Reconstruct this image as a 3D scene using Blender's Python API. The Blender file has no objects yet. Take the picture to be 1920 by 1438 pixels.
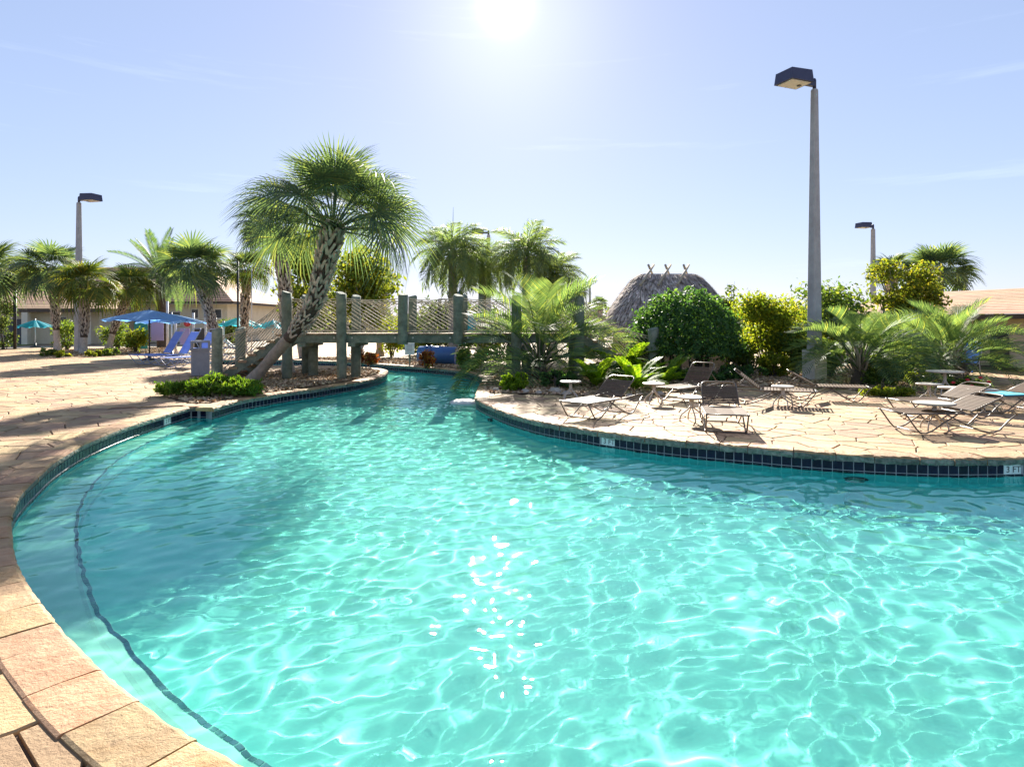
import bpy, bmesh, math, random
import numpy as np
from mathutils import Vector, Matrix, noise

# ---------------------------------------------------------------- camera, sky, sun, exposure
sc = bpy.context.scene
H, F, HOR = 1.8, 1200.0, 605.0          # eye height (m), focal length and horizon row of the 1920 px photograph
cam = bpy.data.cameras.new('camera')
cam_o = bpy.data.objects.new('camera', cam)
sc.collection.objects.link(cam_o)
cam_o.location = (0, 0, H)
cam_o.rotation_euler = (math.radians(90), 0, 0)
cam.sensor_width = 36.0
cam.lens = 36.0 * F / 1920.0
cam.shift_y = -(719.0 - HOR) / 1920.0
cam.clip_end = 3000
cam.clip_start = 0.05
sc.camera = cam_o

SUN_EL = math.radians(26.3)
SUN_AZ = math.radians(-0.6)             # from +Y, towards +X
world = bpy.data.worlds.new('World')
sc.world = world
world.use_nodes = True
wn, wl = world.node_tree.nodes, world.node_tree.links
sky = wn.new('ShaderNodeTexSky')
sky.sky_type = 'NISHITA'
sky.sun_disc = False
sky.sun_elevation = SUN_EL
sky.sun_rotation = SUN_AZ
sky.altitude = 0
sky.air_density = 1.0
sky.dust_density = 0.15
sky.ozone_density = 8.0
# the phone's tone curve flattens the sky: one gamma and one tint for the whole dome
gam = wn.new('ShaderNodeGamma'); gam.inputs[1].default_value = 0.45
wl.new(sky.outputs[0], gam.inputs[0])
tint = wn.new('ShaderNodeMix'); tint.data_type = 'RGBA'; tint.blend_type = 'MULTIPLY'; tint.inputs[0].default_value = 1.0
tint.inputs[7].default_value = (1.22, 1.11, 1.20, 1.0)
wl.new(gam.outputs[0], tint.inputs[6])
# glare of the sun itself, round its true direction
wtc = wn.new('ShaderNodeTexCoord')
dotn = wn.new('ShaderNodeVectorMath'); dotn.operation = 'DOT_PRODUCT'
dotn.inputs[1].default_value = (math.sin(SUN_AZ) * math.cos(SUN_EL), math.cos(SUN_AZ) * math.cos(SUN_EL), math.sin(SUN_EL))
wl.new(wtc.outputs['Generated'], dotn.inputs[0])
def wmath(op, a, b=None):
    m = wn.new('ShaderNodeMath'); m.operation = op
    for i, v in enumerate((a, b)):
        if v is None: continue
        if hasattr(v, 'default_value'): wl.new(v, m.inputs[i])
        else: m.inputs[i].default_value = v
    return m.outputs[0]
cosa = wmath('MAXIMUM', dotn.outputs['Value'], 0.0)
glow = wmath('ADD', wmath('MULTIPLY', wmath('POWER', cosa, 3000.0), 3.5), wmath('MULTIPLY', wmath('POWER', cosa, 130.0), 0.6))
# faint high streaks of cirrus
wmap = wn.new('ShaderNodeMapping'); wmap.inputs['Scale'].default_value = (1.1, 1.1, 16.0); wmap.inputs['Rotation'].default_value = (0, 0.05, 0)
wl.new(wtc.outputs['Generated'], wmap.inputs[0])
wno = wn.new('ShaderNodeTexNoise'); wno.inputs['Scale'].default_value = 2.2; wno.inputs['Detail'].default_value = 7; wno.inputs['Roughness'].default_value = 0.62
wl.new(wmap.outputs[0], wno.inputs['Vector'])
wrp = wn.new('ShaderNodeValToRGB'); wrp.color_ramp.elements[0].position = 0.60; wrp.color_ramp.elements[1].position = 0.82
wl.new(wno.outputs['Fac'], wrp.inputs[0])
lift = wmath('ADD', glow, wmath('MULTIPLY', wrp.outputs[0], 0.35))
addn = wn.new('ShaderNodeMix'); addn.data_type = 'RGBA'; addn.blend_type = 'ADD'; addn.inputs[0].default_value = 1.0
wl.new(tint.outputs[2], addn.inputs[6]); wl.new(lift, addn.inputs[7])
wl.new(addn.outputs[2], wn['Background'].inputs[0])
wn['Background'].inputs[1].default_value = 0.1

sun = bpy.data.lights.new('sun', 'SUN')
sun.energy = 5.0
sun.angle = math.radians(0.53)
sun.color = (1.0, 0.93, 0.82)
sun_o = bpy.data.objects.new('sun', sun)
sc.collection.objects.link(sun_o)
d = Vector((math.sin(SUN_AZ) * math.cos(SUN_EL), math.cos(SUN_AZ) * math.cos(SUN_EL), math.sin(SUN_EL)))
sun_o.rotation_euler = d.to_track_quat('Z', 'Y').to_euler()
sun.cycles.is_caustics_light = True

sc.view_settings.view_transform = 'Standard'
sc.view_settings.look = 'None'
sc.view_settings.exposure = 1.85
sc.view_settings.gamma = 1.0
sc.view_settings.use_curve_mapping = False
cy = sc.cycles
cy.use_denoising = True
cy.denoiser = 'OPENIMAGEDENOISE'
cy.denoising_input_passes = 'RGB_ALBEDO_NORMAL'
cy.denoising_prefilter = 'ACCURATE'
cy.max_bounces = 10
cy.diffuse_bounces = 4
cy.glossy_bounces = 4
cy.transmission_bounces = 6
cy.transparent_max_bounces = 16
cy.caustics_refractive = True
cy.caustics_reflective = False
cy.blur_glossy = 0.3
cy.sample_clamp_indirect = 6.0

# ---------------------------------------------------------------- helpers
C = sc.collection
R = math.radians
HF = H * F
WATER_Z, FLOOR_Z, WAVE, THRU = -0.235, -0.905, 1.7, 0.18
def g(px, py, z=0.0):
    """ground point (height z) seen at a pixel of the photograph"""
    Y = (H - z) * F / (py - HOR)
    return ((px - 960.0) / F * Y, Y)
def at(px, py, Y):
    """point at distance Y seen at a pixel"""
    return Vector(((px - 960.0) / F * Y, Y, H - (py - HOR) / F * Y))
def under(px, py, z):
    """point of depth z under the still water seen at a pixel, refraction included"""
    d0 = Vector(((px - 960.0) / F, 1.0, -(py - HOR) / F)).normalized()
    p = Vector((0, 0, H)) + d0 * ((WATER_Z - H) / d0.z)
    n = Vector((0, 0, 1)); eta = 1 / 1.33; ci = -d0.dot(n)
    t = eta * d0 + (eta * ci - math.sqrt(1 - eta * eta * (1 - ci * ci))) * n
    q = p + t * ((z - WATER_Z) / t.z)
    return (q.x, q.y)

class MB:
    """collects geometry for one mesh"""
    def __init__(s): s.v, s.f, s.smooth = [], [], []
    def add(s, vs, fs, smooth=False):
        b = len(s.v); s.v.extend([tuple(p) for p in vs])
        for f in fs: s.f.append(tuple(b + i for i in f)); s.smooth.append(smooth)
    def box(s, c, size, rot=None, taper=1.0):
        hx, hy, hz = size[0] / 2, size[1] / 2, size[2] / 2
        vs = []
        for z, k in ((-hz, 1.0), (hz, taper)):
            for x, y in ((-hx, -hy), (hx, -hy), (hx, hy), (-hx, hy)):
                p = Vector((x * k, y * k, z))
                if rot is not None: p = rot @ p
                vs.append(p + Vector(c))
        s.add(vs, [(3, 2, 1, 0), (4, 5, 6, 7), (0, 1, 5, 4), (1, 2, 6, 5), (2, 3, 7, 6), (3, 0, 4, 7)])
    def beam(s, a, b, w, h, up=(0, 0, 1)):
        a, b = Vector(a), Vector(b); x = (b - a); L = x.length; x.normalize()
        y = Vector(up).cross(x)
        if y.length < 1e-4: y = Vector((1, 0, 0)).cross(x)
        y.normalize(); z = x.cross(y)
        M = Matrix((x, y, z)).transposed()
        s.box((a + b) / 2, (L, w, h), M)
    def tube(s, pts, rad, n=6, cap=True, smooth=True, closed=False):
        pts = [Vector(p) for p in pts]; m = len(pts)
        if not hasattr(rad, '__len__'): rad = [rad] * m
        vs, fs = [], []
        nrm = None
        for i, p in enumerate(pts):
            if closed: t = (pts[(i + 1) % m] - pts[i - 1])
            else: t = (pts[min(i + 1, m - 1)] - pts[max(i - 1, 0)])
            t.normalize()
            if nrm is None:
                nrm = Vector((0, 0, 1)).cross(t)
                if nrm.length < 1e-3: nrm = Vector((1, 0, 0))
            nrm = (nrm - t * nrm.dot(t)).normalized()
            bn = t.cross(nrm)
            for k in range(n):
                a = 2 * math.pi * k / n
                vs.append(p + (nrm * math.cos(a) + bn * math.sin(a)) * rad[i])
        for i in range(m if closed else m - 1):
            j = (i + 1) % m
            for k in range(n):
                k2 = (k + 1) % n
                fs.append((i * n + k, i * n + k2, j * n + k2, j * n + k))
        s.add(vs, fs, smooth)
        if cap and not closed:
            b = len(s.v) - len(vs)
            s.f.append(tuple(b + k for k in reversed(range(n)))); s.smooth.append(False)
            s.f.append(tuple(b + (m - 1) * n + k for k in range(n))); s.smooth.append(False)
    def lathe(s, prof, n=16, c=(0, 0, 0), smooth=True):
        vs, fs = [], []
        for r, z in prof:
            for k in range(n):
                a = 2 * math.pi * k / n
                vs.append((c[0] + r * math.cos(a), c[1] + r * math.sin(a), c[2] + z))
        for i in range(len(prof) - 1):
            for k in range(n):
                k2 = (k + 1) % n
                fs.append((i * n + k, i * n + k2, (i + 1) * n + k2, (i + 1) * n + k))
        fs.append(tuple(reversed(range(n)))); fs.append(tuple((len(prof) - 1) * n + k for k in range(n)))
        s.add(vs, fs, smooth)
    def mesh(s, name, mat):
        me = bpy.data.meshes.new(name)
        me.from_pydata(s.v, [], s.f)
        if mat is not None: me.materials.append(mat)
        me.polygons.foreach_set('use_smooth', s.smooth)
        me.update()
        return me
    def build(s, name, mat, parent=None, loc=None):
        return link(name, s.mesh(name, mat), parent, loc)

def link(name, me, parent=None, loc=None, mw=None):
    o = bpy.data.objects.new(name, me); C.objects.link(o)
    if parent is not None: o.parent = parent
    if loc is not None: o.location = loc
    if mw is not None: o.matrix_local = mw
    return o
def np_mesh(name, co, faces, mat, smooth=False):
    """fast mesh from numpy arrays; faces (n,3) or (n,4)"""
    me = bpy.data.meshes.new(name); co = np.asarray(co, np.float32); faces = np.asarray(faces, np.int32)
    k = faces.shape[1]
    me.vertices.add(len(co)); me.vertices.foreach_set('co', co.ravel())
    me.loops.add(faces.size); me.loops.foreach_set('vertex_index', faces.ravel())
    me.polygons.add(len(faces)); me.polygons.foreach_set('loop_start', np.arange(0, faces.size, k, dtype=np.int32))
    me.polygons.foreach_set('loop_total', np.full(len(faces), k, np.int32))
    me.polygons.foreach_set('use_smooth', np.full(len(faces), smooth))
    me.materials.append(mat); me.update(calc_edges=True); me.validate()
    return me
def thing(name, label, cat, loc=(0, 0, 0), rotz=0.0, group=None, scale=1.0):
    o = bpy.data.objects.new(name, None); C.objects.link(o)
    o.location = loc; o.rotation_euler = (0, 0, rotz); o.scale = (scale,) * 3
    o.empty_display_size = 0.2
    return tag(o, label, cat, group)
def tag(o, label, cat, group=None, kind=None):
    o['label'] = label; o['category'] = cat
    if group: o['group'] = group
    if kind: o['kind'] = kind
    return o
def struct(o, kind='structure'):
    o['kind'] = kind; return o
def dup(root, loc, rotz, label=None, group=None):
    def cp(o, par):
        c = o.copy(); C.objects.link(c); c.parent = par
        for ch in o.children: cp(ch, c)
        return c
    r = cp(root, None); r.location = loc; r.rotation_euler = (0, 0, rotz)
    if label: r['label'] = label
    if group: r['group'] = group
    return r

# ---------------------------------------------------------------- materials
def nodes(name):
    m = bpy.data.materials.new(name); m.use_nodes = True
    return m, m.node_tree.nodes, m.node_tree.links
def pmat(name, c1, c2=None, rough=0.7, scale=3.0, bump=0.0, bscale=None, metal=0.0, rand=0.0, c3=None, detail=6.0, spec=None, dirt=None):
    """principled surface: two (three) colours mixed by noise, per-piece brightness spread, fine relief"""
    m, n, l = nodes(name)
    b = n['Principled BSDF']
    b.inputs['Roughness'].default_value = rough; b.inputs['Metallic'].default_value = metal
    if spec is not None: b.inputs['Specular IOR Level'].default_value = spec
    tc = n.new('ShaderNodeTexCoord')
    col = None
    if c2 is None:
        rgb = n.new('ShaderNodeRGB'); rgb.outputs[0].default_value = (*c1, 1); col = rgb.outputs[0]
    else:
        no = n.new('ShaderNodeTexNoise'); no.inputs['Scale'].default_value = scale; no.inputs['Detail'].default_value = detail
        no.inputs['Roughness'].default_value = 0.65
        l.new(tc.outputs['Object'], no.inputs['Vector'])
        rp = n.new('ShaderNodeValToRGB'); rp.color_ramp.elements[0].position = 0.32; rp.color_ramp.elements[1].position = 0.68
        rp.color_ramp.elements[0].color = (*c1, 1); rp.color_ramp.elements[1].color = (*c2, 1)
        if c3 is not None:
            e = rp.color_ramp.elements.new(0.5); e.color = (*c3, 1)
        l.new(no.outputs['Fac'], rp.inputs[0]); col = rp.outputs[0]
    if rand > 0:
        oi = n.new('ShaderNodeObjectInfo'); ge = n.new('ShaderNodeNewGeometry')
        ad = n.new('ShaderNodeMath'); ad.operation = 'ADD'
        l.new(oi.outputs['Random'], ad.inputs[0]); l.new(ge.outputs['Random Per Island'], ad.inputs[1])
        fr = n.new('ShaderNodeMath'); fr.operation = 'FRACT'; l.new(ad.outputs[0], fr.inputs[0])
        mr = n.new('ShaderNodeMapRange'); mr.inputs[3].default_value = 1 - rand; mr.inputs[4].default_value = 1 + rand * 0.6
        l.new(fr.outputs[0], mr.inputs[0])
        hs = n.new('ShaderNodeHueSaturation'); l.new(col, hs.inputs['Color']); l.new(mr.outputs[0], hs.inputs['Value'])
        mh = n.new('ShaderNodeMapRange'); mh.inputs[3].default_value = 0.5 - rand * 0.05; mh.inputs[4].default_value = 0.5 + rand * 0.05
        m7 = n.new('ShaderNodeMath'); m7.operation = 'MULTIPLY'; m7.inputs[1].default_value = 7.3; l.new(fr.outputs[0], m7.inputs[0])
        f7 = n.new('ShaderNodeMath'); f7.operation = 'FRACT'; l.new(m7.outputs[0], f7.inputs[0])
        l.new(f7.outputs[0], mh.inputs[0]); l.new(mh.outputs[0], hs.inputs['Hue'])
        col = hs.outputs[0]
    if dirt is not None:
        nd = n.new('ShaderNodeTexNoise'); nd.inputs['Scale'].default_value = dirt[1]; nd.inputs['Detail'].default_value = 8; nd.inputs['Roughness'].default_value = 0.7
        gp = n.new('ShaderNodeNewGeometry'); l.new(gp.outputs['Position'], nd.inputs['Vector'])
        rd = n.new('ShaderNodeValToRGB'); rd.color_ramp.elements[0].position = 0.5; rd.color_ramp.elements[1].position = 0.72
        l.new(nd.outputs['Fac'], rd.inputs[0])
        mx = n.new('ShaderNodeMix'); mx.data_type = 'RGBA'; mx.inputs[7].default_value = (*dirt[0], 1)
        ml = n.new('ShaderNodeMath'); ml.operation = 'MULTIPLY'; ml.inputs[1].default_value = dirt[2]; l.new(rd.outputs[0], ml.inputs[0])
        l.new(ml.outputs[0], mx.inputs[0]); l.new(col, mx.inputs[6]); col = mx.outputs[2]
    l.new(col, b.inputs['Base Color'])
    if bump > 0:
        nb = n.new('ShaderNodeTexNoise'); nb.inputs['Scale'].default_value = bscale or scale * 8; nb.inputs['Detail'].default_value = 8
        nb.inputs['Roughness'].default_value = 0.7
        gq = n.new('ShaderNodeNewGeometry'); l.new(gq.outputs['Position'], nb.inputs['Vector'])
        bp = n.new('ShaderNodeBump'); bp.inputs['Strength'].default_value = bump; bp.inputs['Distance'].default_value = 0.02
        l.new(nb.outputs['Fac'], bp.inputs['Height']); l.new(bp.outputs[0], b.inputs['Normal'])
    return m
def leafmat(name, c1, c2, c3=None, trans=0.45, tcol=None, rough=0.55, spec=0.16):
    """leaf: colour drawn per leaf, light shines through"""
    m, n, l = nodes(name)
    b = n['Principled BSDF']; out = n['Material Output']
    oi = n.new('ShaderNodeObjectInfo'); ge = n.new('ShaderNodeNewGeometry')
    ad = n.new('ShaderNodeMath'); ad.operation = 'ADD'; l.new(oi.outputs['Random'], ad.inputs[0]); l.new(ge.outputs['Random Per Island'], ad.inputs[1])
    fr = n.new('ShaderNodeMath'); fr.operation = 'FRACT'; l.new(ad.outputs[0], fr.inputs[0])
    rp = n.new('ShaderNodeValToRGB'); rp.color_ramp.elements[0].color = (*c1, 1); rp.color_ramp.elements[1].color = (*c2, 1)
    if c3 is not None:
        rp.color_ramp.elements[1].position = 0.8
        e = rp.color_ramp.elements.new(1.0); e.color = (*c3, 1)
    l.new(fr.outputs[0], rp.inputs[0])
    l.new(rp.outputs[0], b.inputs['Base Color']); b.inputs['Roughness'].default_value = rough
    b.inputs['Specular IOR Level'].default_value = spec
    tr = n.new('ShaderNodeBsdfTranslucent')
    gm = n.new('ShaderNodeMix'); gm.data_type = 'RGBA'; gm.blend_type = 'MULTIPLY'; gm.inputs[0].default_value = 1.0
    gm.inputs[7].default_value = (*(tcol or (2.6, 2.3, 0.9)), 1)
    l.new(rp.outputs[0], gm.inputs[6]); l.new(gm.outputs[2], tr.inputs[0])
    mx = n.new('ShaderNodeMixShader'); mx.inputs[0].default_value = trans
    l.new(b.outputs[0], mx.inputs[1]); l.new(tr.outputs[0], mx.inputs[2]); l.new(mx.outputs[0], out.inputs[0])
    return m

M = {}
M['stone'] = pmat('flagstone', (0.31, 0.185, 0.085), (0.48, 0.325, 0.165), 0.8, 2.3, 0.7, 34, rand=0.34, c3=(0.40, 0.255, 0.125), dirt=((0.25, 0.16, 0.10), 1.1, 0.55))
M['coping'] = pmat('coping', (0.36, 0.18, 0.065), (0.51, 0.33, 0.155), 0.75, 3.8, 1.0, 22, rand=0.28, c3=(0.42, 0.25, 0.12), dirt=((0.27, 0.16, 0.08), 9, 0.6))
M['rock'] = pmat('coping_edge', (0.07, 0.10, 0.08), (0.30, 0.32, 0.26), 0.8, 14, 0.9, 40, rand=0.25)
M['joint'] = pmat('joint', (0.08, 0.055, 0.036), (0.18, 0.125, 0.085), 0.95, 5, 0.4, 60)
M['plaster'] = pmat('plaster', (0.42, 0.91, 0.73), (0.50, 0.93, 0.77), 0.6, 1.4, 0.0, dirt=((0.56, 0.90, 0.64), 0.6, 0.6))
M['ledge'] = pmat('ledge_plaster', (0.70, 0.93, 0.72), (0.80, 0.94, 0.76), 0.6, 1.8)
M['wallplaster'] = pmat('wall_plaster', (0.10, 0.76, 0.80), (0.15, 0.80, 0.84), 0.6, 2.0)
M['grout'] = pmat('grout', (0.27, 0.27, 0.29), (0.38, 0.38, 0.40), 0.85, 9)
M['tile'] = pmat('tile', (0.004, 0.006, 0.022), (0.009, 0.012, 0.036), 0.25, 12, rand=0.4, spec=0.25)
M['edgetile'] = pmat('edge_tile', (0.01, 0.03, 0.09), (0.02, 0.05, 0.12), 0.3, 12, rand=0.4)
M['white_tile'] = pmat('white_tile', (0.78, 0.80, 0.78), None, 0.25)
M['black'] = pmat('black_print', (0.01, 0.01, 0.012), None, 0.4)
M['mulch'] = pmat('mulch', (0.20, 0.12, 0.06), (0.52, 0.37, 0.22), 0.95, 9, 1.0, 30, c3=(0.36, 0.25, 0.15))
M['chip'] = pmat('chip', (0.30, 0.20, 0.11), (0.60, 0.45, 0.28), 0.9, 3, rand=0.45)
M['ground'] = pmat('ground', (0.30, 0.23, 0.16), (0.42, 0.33, 0.24), 0.95, 0.6, 0.4, 12, dirt=((0.10, 0.13, 0.05), 0.05, 0.7))
M['lawn'] = pmat('lawn', (0.09, 0.16, 0.02), (0.20, 0.27, 0.04), 0.9, 2.5, 0.8, 30)
M['wood'] = pmat('treated_wood', (0.12, 0.14, 0.10), (0.26, 0.28, 0.21), 0.85, 4.5, 0.8, 26, rand=0.2, c3=(0.17, 0.21, 0.165), dirt=((0.045, 0.055, 0.042), 2.5, 0.7))
M['plank'] = pmat('plank', (0.26, 0.18, 0.11), (0.42, 0.31, 0.20), 0.85, 6, 0.6, 40, rand=0.3)
M['rope'] = pmat('rope', (0.30, 0.26, 0.19), (0.44, 0.39, 0.30), 0.9, 30)
M['concrete'] = pmat('pole_concrete', (0.32, 0.325, 0.33), (0.42, 0.425, 0.43), 0.8, 5, 0.25, 60, dirt=((0.24, 0.23, 0.22), 1.2, 0.5))
M['fixture'] = pmat('lamp_housing', (0.022, 0.025, 0.07), (0.03, 0.035, 0.09), 0.45, 4)
M['lens'] = pmat('lamp_lens', (0.62, 0.60, 0.52), (0.75, 0.73, 0.66), 0.2, 5)
M['frame'] = pmat('bronze_tube', (0.10, 0.08, 0.058), (0.15, 0.12, 0.09), 0.38, 6)
M['strap'] = pmat('strap', (0.10, 0.062, 0.036), (0.145, 0.095, 0.058), 0.6, 8, rand=0.15, spec=0.2)
M['tabletop'] = pmat('table_top', (0.38, 0.345, 0.28), (0.47, 0.43, 0.36), 0.5, 7)
M['tableleg'] = pmat('table_leg', (0.45, 0.42, 0.36), (0.54, 0.50, 0.44), 0.45, 7)
M['thatch'] = pmat('thatch', (0.34, 0.28, 0.24), (0.68, 0.58, 0.50), 0.95, 4, rand=0.55)
M['log'] = pmat('log', (0.16, 0.12, 0.09), (0.26, 0.20, 0.15), 0.9, 6, 0.6, 40)
M['bark_sabal'] = pmat('bark_sabal', (0.22, 0.185, 0.15), (0.36, 0.31, 0.25), 0.95, 7, 0.9, 40, dirt=((0.12, 0.10, 0.08), 6, 0.5))
M['boot'] = pmat('boot', (0.36, 0.31, 0.26), (0.60, 0.53, 0.45), 0.95, 8, 0.5, 50, rand=0.35)
M['bark_dark'] = pmat('bark_dark', (0.05, 0.038, 0.03), (0.11, 0.085, 0.065), 0.95, 8, 0.9, 40)
M['bark_grey'] = pmat('bark_grey', (0.22, 0.20, 0.18), (0.34, 0.32, 0.29), 0.95, 4, 0.5, 30)
M['petiole'] = pmat('petiole', (0.20, 0.17, 0.11), (0.33, 0.28, 0.20), 0.8, 5, 0.4, 40, rand=0.3)
M['fan'] = leafmat('fan_leaf', (0.046, 0.089, 0.067), (0.096, 0.151, 0.084), (0.185, 0.231, 0.093), trans=0.38, spec=0.22, rough=0.6)
M['fan_y'] = leafmat('fan_leaf_yellow', (0.055, 0.095, 0.03), (0.12, 0.16, 0.035), (0.30, 0.26, 0.05), trans=0.36, spec=0.22, rough=0.6, tcol=(2.0, 1.9, 0.9))
M['queen'] = leafmat('queen_leaf', (0.081, 0.138, 0.090), (0.138, 0.203, 0.114), (0.212, 0.260, 0.097), trans=0.5)
M['pindo'] = leafmat('pindo_leaf', (0.060, 0.119, 0.063), (0.113, 0.182, 0.089), (0.213, 0.265, 0.089))
M['date'] = leafmat('date_leaf', (0.032, 0.073, 0.046), (0.073, 0.122, 0.057))
M['topiary'] = leafmat('topiary_leaf', (0.025, 0.072, 0.033), (0.062, 0.143, 0.041), (0.111, 0.194, 0.055), trans=0.4)
M['lightbush'] = leafmat('light_leaf', (0.078, 0.133, 0.017), (0.177, 0.221, 0.027), (0.287, 0.275, 0.033), trans=0.5)
M['yellowtree'] = leafmat('yellow_leaf', (0.085, 0.13, 0.022), (0.17, 0.20, 0.03), (0.33, 0.28, 0.04), trans=0.45, tcol=(2.3, 2.1, 0.8))
M['midbush'] = leafmat('mid_leaf', (0.048, 0.105, 0.029), (0.122, 0.187, 0.040), (0.212, 0.243, 0.048), trans=0.4)
M['juniper'] = leafmat('juniper_leaf', (0.041, 0.099, 0.014), (0.094, 0.175, 0.021), (0.153, 0.222, 0.026), trans=0.4)
M['fern'] = leafmat('fern_leaf', (0.073, 0.159, 0.014), (0.146, 0.244, 0.022), (0.219, 0.304, 0.024), trans=0.5)
M['croton'] = leafmat('croton_leaf', (0.16, 0.03, 0.015), (0.34, 0.14, 0.03), (0.42, 0.30, 0.06), trans=0.35, tcol=(1.5, 1.2, 0.8))
M['fardark'] = leafmat('far_leaf', (0.048, 0.090, 0.040), (0.105, 0.147, 0.057), (0.162, 0.195, 0.065), trans=0.35)
M['red'] = pmat('red_bloom', (0.55, 0.02, 0.04), None, 0.6)
M['stucco'] = pmat('stucco', (0.56, 0.50, 0.38), (0.66, 0.60, 0.46), 0.9, 1.5, 0.3, 80)
M['stucco_trim'] = pmat('stucco_trim', (0.70, 0.66, 0.56), None, 0.85)
M['rooftile'] = pmat('roof_tile', (0.34, 0.185, 0.095), (0.48, 0.285, 0.155), 0.85, 3, 0.3, 20, rand=0.25, c3=(0.42, 0.25, 0.15))
M['fascia'] = pmat('fascia', (0.06, 0.045, 0.035), (0.09, 0.07, 0.055), 0.7, 3)
M['glass_dark'] = pmat('dark_window', (0.02, 0.025, 0.035), None, 0.12)
M['door'] = pmat('dark_door', (0.03, 0.04, 0.06), (0.04, 0.055, 0.08), 0.4, 3)
M['blue_canvas'] = pmat('blue_canvas', (0.10, 0.30, 0.72), (0.14, 0.36, 0.78), 0.7, 2)
M['lounger_frame'] = pmat('lounger_frame', (0.34, 0.38, 0.52), None, 0.5)
M['sling_cloth'] = leafmat('sling_cloth', (0.24, 0.33, 0.72), (0.30, 0.40, 0.78), trans=0.4, tcol=(1.1, 1.1, 1.0))
M['blue_shade'] = leafmat('blue_shade', (0.16, 0.38, 0.80), (0.22, 0.46, 0.86), trans=0.55, tcol=(1.1, 1.15, 1.1))
M['teal_shade'] = leafmat('teal_shade', (0.03, 0.40, 0.52), (0.05, 0.50, 0.60), trans=0.5, tcol=(1.1, 1.1, 1.1))
M['teal_canvas'] = pmat('teal_canvas', (0.03, 0.38, 0.50), (0.05, 0.46, 0.56), 0.7, 2)
M['blue_sling'] = pmat('blue_sling', (0.20, 0.28, 0.62), (0.28, 0.36, 0.70), 0.6, 5)
M['white_metal'] = pmat('white_metal', (0.70, 0.71, 0.74), None, 0.45)
M['grey_bin'] = pmat('bin_grey', (0.23, 0.24, 0.28), (0.29, 0.30, 0.34), 0.6, 5, 0.15, 60)
M['dark'] = pmat('dark_metal', (0.02, 0.02, 0.024), None, 0.5)
M['slide'] = pmat('slide_blue', (0.03, 0.10, 0.27), (0.04, 0.13, 0.32), 0.35, 4)
M['purple'] = pmat('purple_panel', (0.42, 0.36, 0.66), None, 0.5)
M['redpanel'] = pmat('red_panel', (0.55, 0.06, 0.08), None, 0.5)
M['greenpanel'] = pmat('green_panel', (0.03, 0.30, 0.25), None, 0.5)
M['roughwhite'] = pmat('pale_rough', (0.60, 0.56, 0.50), (0.80, 0.78, 0.72), 0.85, 6, 0.7, 30)
M['boulder'] = pmat('boulder', (0.28, 0.24, 0.19), (0.50, 0.44, 0.36), 0.9, 4, 0.9, 20)

# ---------------------------------------------------------------- pool outline (deck edge, traced and put on the ground)
LEFT_PX = [(433, 1438), (300, 1357), (213, 1290), (133, 1213), (80, 1150), (40, 1093), (23, 1057), (15, 1020), (13, 985), (18, 956), (34, 925),
           (70, 890), (105, 861), (157, 831), (225, 803), (290, 782), (357, 762.5)]
NOTCH_PX = [(389, 762.5)]
PEN_PX = [(397, 765), (452, 750), (500, 742), (536, 736), (588, 729.5), (625, 723.5), (661, 718), (696, 711), (716, 705), (726, 698), (720, 693), (692, 689.3), (640, 687), (590, 686)]
FAR_PX = [(560, 675.5), (620, 677.5), (669, 680), (734, 684.5), (800, 689), (845, 693), (887, 700.5), (905, 707)]
RIGHT_PX = [(903, 716), (896, 732), (893, 745), (899, 751), (917, 759.5), (940, 769), (967, 778), (1005, 788), (1042, 795), (1080, 801), (1125, 808), (1200, 818), (1275, 826.5),
            (1350, 833), (1400, 837), (1481, 844), (1573, 850.5), (1644, 854.5), (1752, 858.5), (1850, 859), (1935, 857)]
def smooth_curve(pts, step):
    """Catmull-Rom through points, resampled at even steps"""
    P = [np.array(p, float) for p in pts]; P = [2 * P[0] - P[1]] + P + [2 * P[-1] - P[-2]]
    out = []
    for i in range(1, len(P) - 2):
        for t in np.linspace(0, 1, 24, endpoint=False):
            a, b, c, e = P[i - 1], P[i], P[i + 1], P[i + 2]
            out.append(0.5 * (2 * b + (c - a) * t + (2 * a - 5 * b + 4 * c - e) * t * t + (3 * b - a - 3 * c + e) * t ** 3))
    out.append(P[-2]); out = np.array(out)
    s = np.concatenate([[0], np.cumsum(np.linalg.norm(np.diff(out, axis=0), axis=1))])
    n = max(2, int(round(s[-1] / step)) + 1); q = np.linspace(0, s[-1], n)
    return np.stack([np.interp(q, s, out[:, k]) for k in range(2)], 1)
near_pts = [(8.6, 8.1), (10.6, 6.6), (11.6, 4.2), (10.8, 1.8), (8.0, 0.7), (4.5, 0.85), (2.0, 1.25), (0.4, 1.75)]
chain_left = smooth_curve([(-0.2, 2.06)] + [g(*p) for p in LEFT_PX], 0.1)
chain_pen = smooth_curve([g(*p) for p in PEN_PX] + [(-10.5, 26.9), (-14.0, 27.6)], 0.1)
chain_far = smooth_curve([(-14.0, 30.9), (-11.8, 31.0)] + [g(*p) for p in FAR_PX], 0.1)
chain_right = smooth_curve([g(*p) for p in RIGHT_PX], 0.1)
chain_near = smooth_curve([g(*RIGHT_PX[-1])] + near_pts + [(-0.2, 2.06)], 0.15)[1:-1]
notch_a, notch_b = np.array(g(*LEFT_PX[-1])), np.array(g(*NOTCH_PX[0]))
POOL = np.concatenate([chain_left, [notch_b], chain_pen, chain_far, chain_right, chain_near])       # clockwise seen from above
def signed_area(p): return 0.5 * np.sum(p[:, 0] * np.roll(p[:, 1], -1) - np.roll(p[:, 0], -1) * p[:, 1])
POOL_CCW = POOL if signed_area(POOL) > 0 else POOL[::-1]
SGN = -1 if signed_area(POOL) > 0 else 1      # outward = left of travel * SGN
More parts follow.
